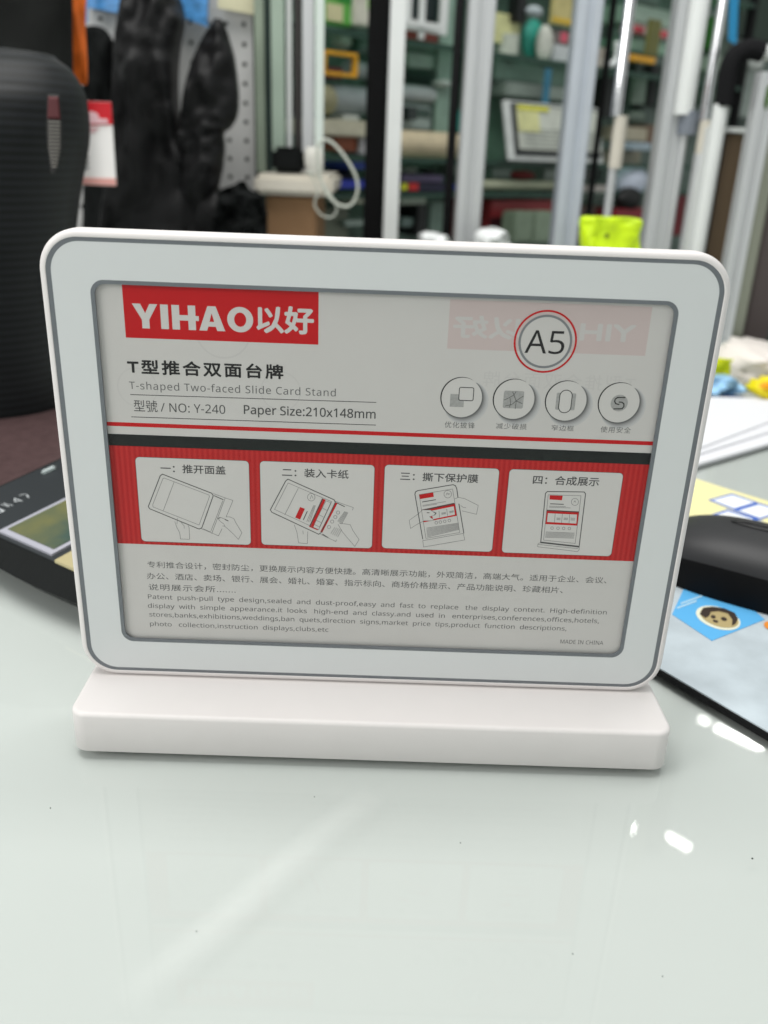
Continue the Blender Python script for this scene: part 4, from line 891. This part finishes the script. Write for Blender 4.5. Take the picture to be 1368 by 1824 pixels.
rbox('blue_ball', 806, 328, 824, 340, .02, .05, (56, 68, 170), 'small blue cap beside the slim black rod', 'cap', 'ball')
rbox('white_strip_box', 714, 348, 760, 364, .03, .08, (176, 182, 170), 'white box under the lower shelf edge', 'box')
rbox('black_device', 742, 360, 762, 420, .03, .06, (24, 26, 26), 'upright black device near the frame top', 'device')
rbox('glass_block', 716, 388, 744, 404, .04, .06, (120, 138, 134), 'grey glass block left of the upright black device', 'block')
rbox('glass_sheet', 766, 360, 790, 430, .06, .006, (128, 148, 138), 'small pale pane right of the upright black device', 'pane')
# between wide grey post and bluish post
rbox('lemon_card', 872, 24, 926, 78, .04, .01, (204, 204, 150), 'pale lemon card standing on the top shelf', 'card')
rbox('white_bottle', 906, 60, 932, 98, .02, .03, (178, 184, 172), 'short white bottle in front of the lemon card', 'bottle', 'can')
rbox('black_pouch', 924, -60, 942, 40, .02, .03, (20, 22, 22), 'narrow black pouch hanging in front of the top shelf', 'pouch')
rbox('teal_tape', 940, 32, 976, 106, .05, .03, (62, 168, 150), 'teal oval tape dispenser on the top shelf', 'tape', 'ball')
rbox('white_tape', 966, 42, 992, 112, .02, .03, (200, 202, 192), 'white oval disc in front of the teal tape dispenser', 'disc', 'ball')
rbox('glass_ball', 948, 8, 974, 32, .0, .03, (170, 180, 184), 'shiny clear ornament above the teal tape dispenser', 'ornament', 'ball')
rbox('yellow_card', 988, -60, 1022, 46, .03, .01, (196, 184, 126), 'beige yellow card left of the bluish silver post', 'card', parts=[('yellow_line', 0, .04, 1, .12, (214, 178, 50))])
rbox('pink_figure', 986, 54, 1016, 80, .04, .03, (120, 110, 108), 'grey pack with a pink spot beside the bluish post', 'package', parts=[('pink_spot', .4, .2, .8, .9, (210, 90, 110))])
rbox('white_box', 986, 80, 1016, 112, .03, .04, (190, 194, 196), 'white square box on the top shelf beside the bluish post', 'box')
rbox('clear_tray', 880, 112, 1010, 150, .04, .12, (104, 128, 116), 'wide grey green clear tray under the top shelf', 'tray')
rbox('clear_tray', 900, 150, 1010, 176, .02, .12, (128, 140, 132), 'lower grey clear tray under the top shelf', 'tray')
rbox('blue_tag', 969, 122, 980, 192, -.006, .003, (48, 112, 138), 'narrow blue tag hanging from the top shelf edge', 'tag')
rbox('green_glass_sheet', 872, 150, 905, 290, .08, .01, (92, 124, 106), 'green glass panel left of the tilted display board', 'panel')
# tilted display board
s0, zb_, _ = rk(912, 290, -.05); s1 = rk(1080, 290, -.05)[0]
db = empty('display_board', rpos(s0, -.05, B_ + .001), RA, label='white framed display board with yellow top corner leaning on the middle shelf', cat='display board')
wB = s1 - s0; hB = rk(960, 182, -.05)[1] - B_
def bq(nm, x0, x1, z0, z1, y0, y1, c, bev=0): 
    m = c if not isinstance(c, tuple) else colm(c)
    bm = bxm(bmesh.new(), x0 * wB, x1 * wB, y0, y1, z0 * hB, z1 * hB, bev)
    for v in bm.verts: v.co.y += v.co.z * .25
    return link(nm, bm, m, db)
bq('frame', 0, 1, 0, 1, .008, .016, (206, 210, 208), .002)
bq('dark_border', .06, .97, .10, .97, .004, .0078, (34, 38, 40))
bq('sheet', .09, .95, .20, .94, .001, .0038, (192, 196, 186))
bq('yellow_corner', .09, .30, .50, .94, -.001, .0008, (206, 206, 150)); bq('yellow_edge', .09, .40, .86, .94, -.0025, -.0012, (210, 208, 84))
for i in range(5): bq('printed_row', .14, .9, .26 + i * .07, .275 + i * .07, -.001, .0008, (150, 154, 150))
rbox('red_toy', 920, 304, 964, 322, .03, .05, (140, 50, 50), 'dull red item lying under the display board', 'toy', 'ball')
rbox('pale_tube', 862, 322, 1020, 338, -.004, .03, (170, 174, 150), 'long pale tube lying along the lower shelf', 'tube', 'tube')
rbox('red_box', 872, 357, 986, 430, .02, .14, (150, 48, 52), 'wide dark red box standing below the lower shelf', 'box', parts=[('dark_side', 0, 0, .4, .62, (60, 22, 28))])
rbox('sage_box', 916, 377, 950, 432, -.04, .04, (122, 138, 118), 'left sage green box in front of the dark red box', 'box', group=None)
rbox('sage_box', 952, 377, 986, 432, -.04, .04, (128, 144, 124), 'right sage green box in front of the dark red box', 'box')
# between bluish post and broad silver post
rbox('cream_pack', 1050, 20, 1072, 60, .06, .03, (170, 182, 160), 'mottled cream pack behind the white hook', 'package')
rbox('pink_pack', 1056, 84, 1088, 130, .07, .04, (170, 160, 150), 'pinkish cream pack under the white hook', 'package')
rbox('black_bag', 1074, 138, 1094, 210, .05, .03, (22, 24, 24), 'black pouch on the shelf left of the chrome rod', 'pouch')
rbox('grey_frame_box', 1052, 150, 1092, 204, .10, .05, (72, 78, 74), 'dark grey box behind the black pouch', 'box')
hk = [(1100, 74), (1100, 98), (1096, 110), (1087, 115), (1077, 110)]
q = smooth_pts([rpos(rk(u, v, -.05)[0], -.05, rk(u, v, -.05)[1]) for u, v in hk], 5); c = Vector(q[0])
tag(link('white_hook', tube(bmesh.new(), [p - c for p in q], .007, 10), clr('glossy_white', (236, 240, 240), .2), loc=c, smooth=True), label='glossy white J shaped hook left of the chrome rod', cat='hook')
rbox('glass_plate', 1126, 12, 1196, 46, .05, .10, (166, 186, 172), 'pale green glass plate at the top left of the broad post', 'plate')
rbox('ribbon_pack', 1128, 48, 1196, 66, .04, .04, (196, 176, 170), 'white pack with red ribbon above the olive ribbon', 'package', parts=[('red_ribbon', .0, .2, .25, .8, (196, 60, 76)), ('red_ribbon', .7, .2, .95, .8, (196, 60, 76))])
rbox('olive_ribbon', 1156, 34, 1176, 100, .0, .01, (104, 104, 56), 'olive green ribbon hanging before the glass plates', 'ribbon')
rbox('glass_plate', 1126, 70, 1192, 96, .05, .10, (132, 164, 144), 'second glass plate under the ribbon pack', 'plate')
rbox('yellow_strip', 1126, 100, 1168, 111, .0, .02, (222, 164, 50), 'orange yellow strip beside the broad silver post', 'strip')
rbox('dark_carton', 1128, 112, 1184, 190, .14, .04, (52, 66, 60), 'dark green carton behind the broad silver post', 'carton')
rbox('black_post_box', 1158, 116, 1172, 188, .06, .03, (22, 24, 24), 'narrow black box left of the broad silver post', 'box')
rbox('cream_box', 1104, 226, 1154, 252, .04, .06, (168, 160, 140), 'flat cream box right of the beige collar', 'box')
rbox('brown_box', 1152, 222, 1172, 262, .06, .05, (120, 96, 80), 'small brown box left of the broad silver post', 'box')
rbox('blue_white_box', 1126, 254, 1160, 268, .0, .05, (158, 174, 184), 'pale blue box under the flat cream box', 'box')
rbox('tan_box', 1102, 268, 1142, 300, .05, .08, (140, 134, 118), 'tan box above the white helmet', 'box')
rbox('white_helmet', 1114, 292, 1166, 356, .0, .06, (200, 208, 224), 'bluish white rounded helmet left of the broad post', 'helmet', 'ball')
rbox('black_ball', 1114, 334, 1154, 376, -.03, .05, (18, 18, 18), 'black rounded lump in front of the white helmet', 'visor', 'ball')
rbox('red_tray', 1096, 372, 1160, 396, -.02, .08, (128, 34, 44), 'dark red tray behind the neon bag', 'tray')
rbox('grey_box', 1034, 330, 1082, 352, .02, .10, (176, 168, 164), 'pale mauve box right of the bluish silver post', 'box')
rbox('mauve_box', 1032, 366, 1072, 430, .04, .10, (122, 104, 96), 'mauve brown box left of the neon bag', 'box')
# lighter wall clutter seen between the right-hand posts
rbox('red_strip_box', 1196, 340, 1220, 420, .12, .04, (134, 34, 46), 'dark red box between the right posts', 'box')
rbox('green_leaf_box', 1266, 30, 1284, 90, .10, .03, (70, 130, 60), 'green box seen between the right hand rods', 'box')
rbox('pale_green_box', 1255, 60, 1290, 190, .14, .03, (92, 108, 96), 'grey green box behind the bright chrome rod', 'box')
rbox('white_pack', 1316, 110, 1344, 210, .10, .03, (150, 160, 154), 'pale pack under the black foam elbow', 'package')
rbox('pale_green_box', 1322, -60, 1420, 76, .10, .03, (44, 60, 50), 'dark green carton at the top right corner', 'carton')
for i, (u0, v0, u1, v1, c_, sh, lb) in enumerate((
    (640, 60, 664, 92, (60, 96, 80), 'box', 'dark green glass block hanging under the top shelf at the left end'),
    (604, 60, 636, 88, (150, 172, 156), 'ball', 'pale green crumpled film under the top shelf'),
    (612, 205, 640, 214, (206, 210, 204), 'box', 'thin pale sheet edge above the long cream box'),
    (726, 96, 790, 122, (140, 168, 152), 'box', 'long frosted glass tray right of the white post'),
    (786, 140, 812, 156, (196, 206, 200), 'ball', 'small shiny glass cap left of the slim black rod'),
    (726, 190, 744, 214, (34, 44, 42), 'box', 'dark square label block above the cream roll'),
    (876, 300, 912, 318, (110, 126, 116), 'box', 'grey green box left under the display board'),
    (970, 302, 1010, 320, (140, 148, 140), 'box', 'pale grey box right under the display board'),
    (876, 342, 916, 352, (70, 82, 74), 'box', 'dark thin box under the long pale tube'),
    (1050, -40, 1074, 14, (128, 150, 134), 'box', 'sage carton at the top right of the bluish post'),
    (1134, -50, 1180, 8, (92, 116, 104), 'box', 'grey green carton above the pale glass plates'),
    (1140, 130, 1158, 186, (132, 146, 134), 'can', 'pale bottle on the shelf left of the broad post'),
    (1128, 196, 1160, 222, (96, 108, 98), 'ball', 'mottled grey lump above the flat cream box'),
    (1344, 96, 1368, 130, (200, 204, 200), 'ball', 'white knob shaped item right of the black foam elbow'),
    (1270, 100, 1292, 128, (150, 164, 150), 'box', 'small pale green box beside the bright chrome rod'),
    (1040, 300, 1076, 322, (60, 64, 60), 'box', 'dark grey tray right of the bluish post'),
    (1120, 306, 1150, 330, (150, 150, 140), 'box', 'tan carton corner in front of the rounded helmet'),
    (800, 290, 826, 312, (120, 132, 122), 'box', 'grey box under the cream roll beside the slim rod'),
    (722, 296, 752, 310, (170, 176, 168), 'ball', 'white crumpled item under the cream roll'),
    (756, 298, 790, 311, (64, 68, 66), 'ball', 'dark grey crumpled item under the cream roll'))):
    rbox('small_item', u0, v0, u1, v1, .03 + .01 * (i % 4), .04, c_, lb, 'shop item', sh, rough=.25)
# bright coiled cable on the bottom shelf
gwp = clr('glossy_white_film', (236, 238, 238), .15)
loft([(405, 866, 884), (410, 854, 896), (418, 848, 904), (432, 846, 910), (500, 846, 912), (800, 846, 912)], 1.0, .03, gwp, 'crumpled_film', wr=.012, wf=(60, 60), label='crumpled glossy white film just above the frame, right of the wide grey post', cat='plastic film')
loft([(413, 758, 774), (418, 748, 790), (426, 744, 800), (500, 744, 802), (800, 744, 802)], 1.04, .03, gwp, 'crumpled_film', wr=.012, wf=(60, 60), seed=8, label='crumpled glossy white film just above the frame, by the slim black rod', cat='plastic film')

# ================================================================== CEILING LAMPS (seen mirrored in the glass)
def lamp(name, a, b, r_, strength, lab):
    a, b = Vector(a), Vector(b); m_ = (a + b) / 2
    e = empty(name, m_, label=lab, cat='ceiling lamp', group='ceiling tube lamps')
    link('glowing_tube', cyl(bmesh.new(), a - m_, b - m_, r_, 12), mat('lamp_glow', (1, .98, .94), .5, emit=strength), e)
    return e
def rf(u, v, z):
    d = ray(u, v); t = -CP.z / d.z; p = CP + d * t; return p + Vector((d.x, d.y, -d.z)) * (z / -d.z)
ZL = 1.9
lamp('tube_lamp', rf(1276, 1295, ZL), rf(1356, 1332, ZL), .013, 46, 'long ceiling tube lamp mirrored in the desk glass under the mouse pad')
lamp('tube_lamp', rf(1190, 1489, ZL), rf(1228, 1511, ZL), .011, 46, 'short ceiling tube lamp mirrored at the right of the desk glass')
lamp('tube_lamp', rf(1132, 1482, ZL), rf(1144, 1480, ZL), .026, 46, 'ceiling lamp mirrored as a small round spot in the desk glass')
lamp('tube_lamp', rf(1246, 1280, ZL), rf(1262, 1287, ZL), .016, 22, 'small ceiling lamp mirrored beside the long tube')
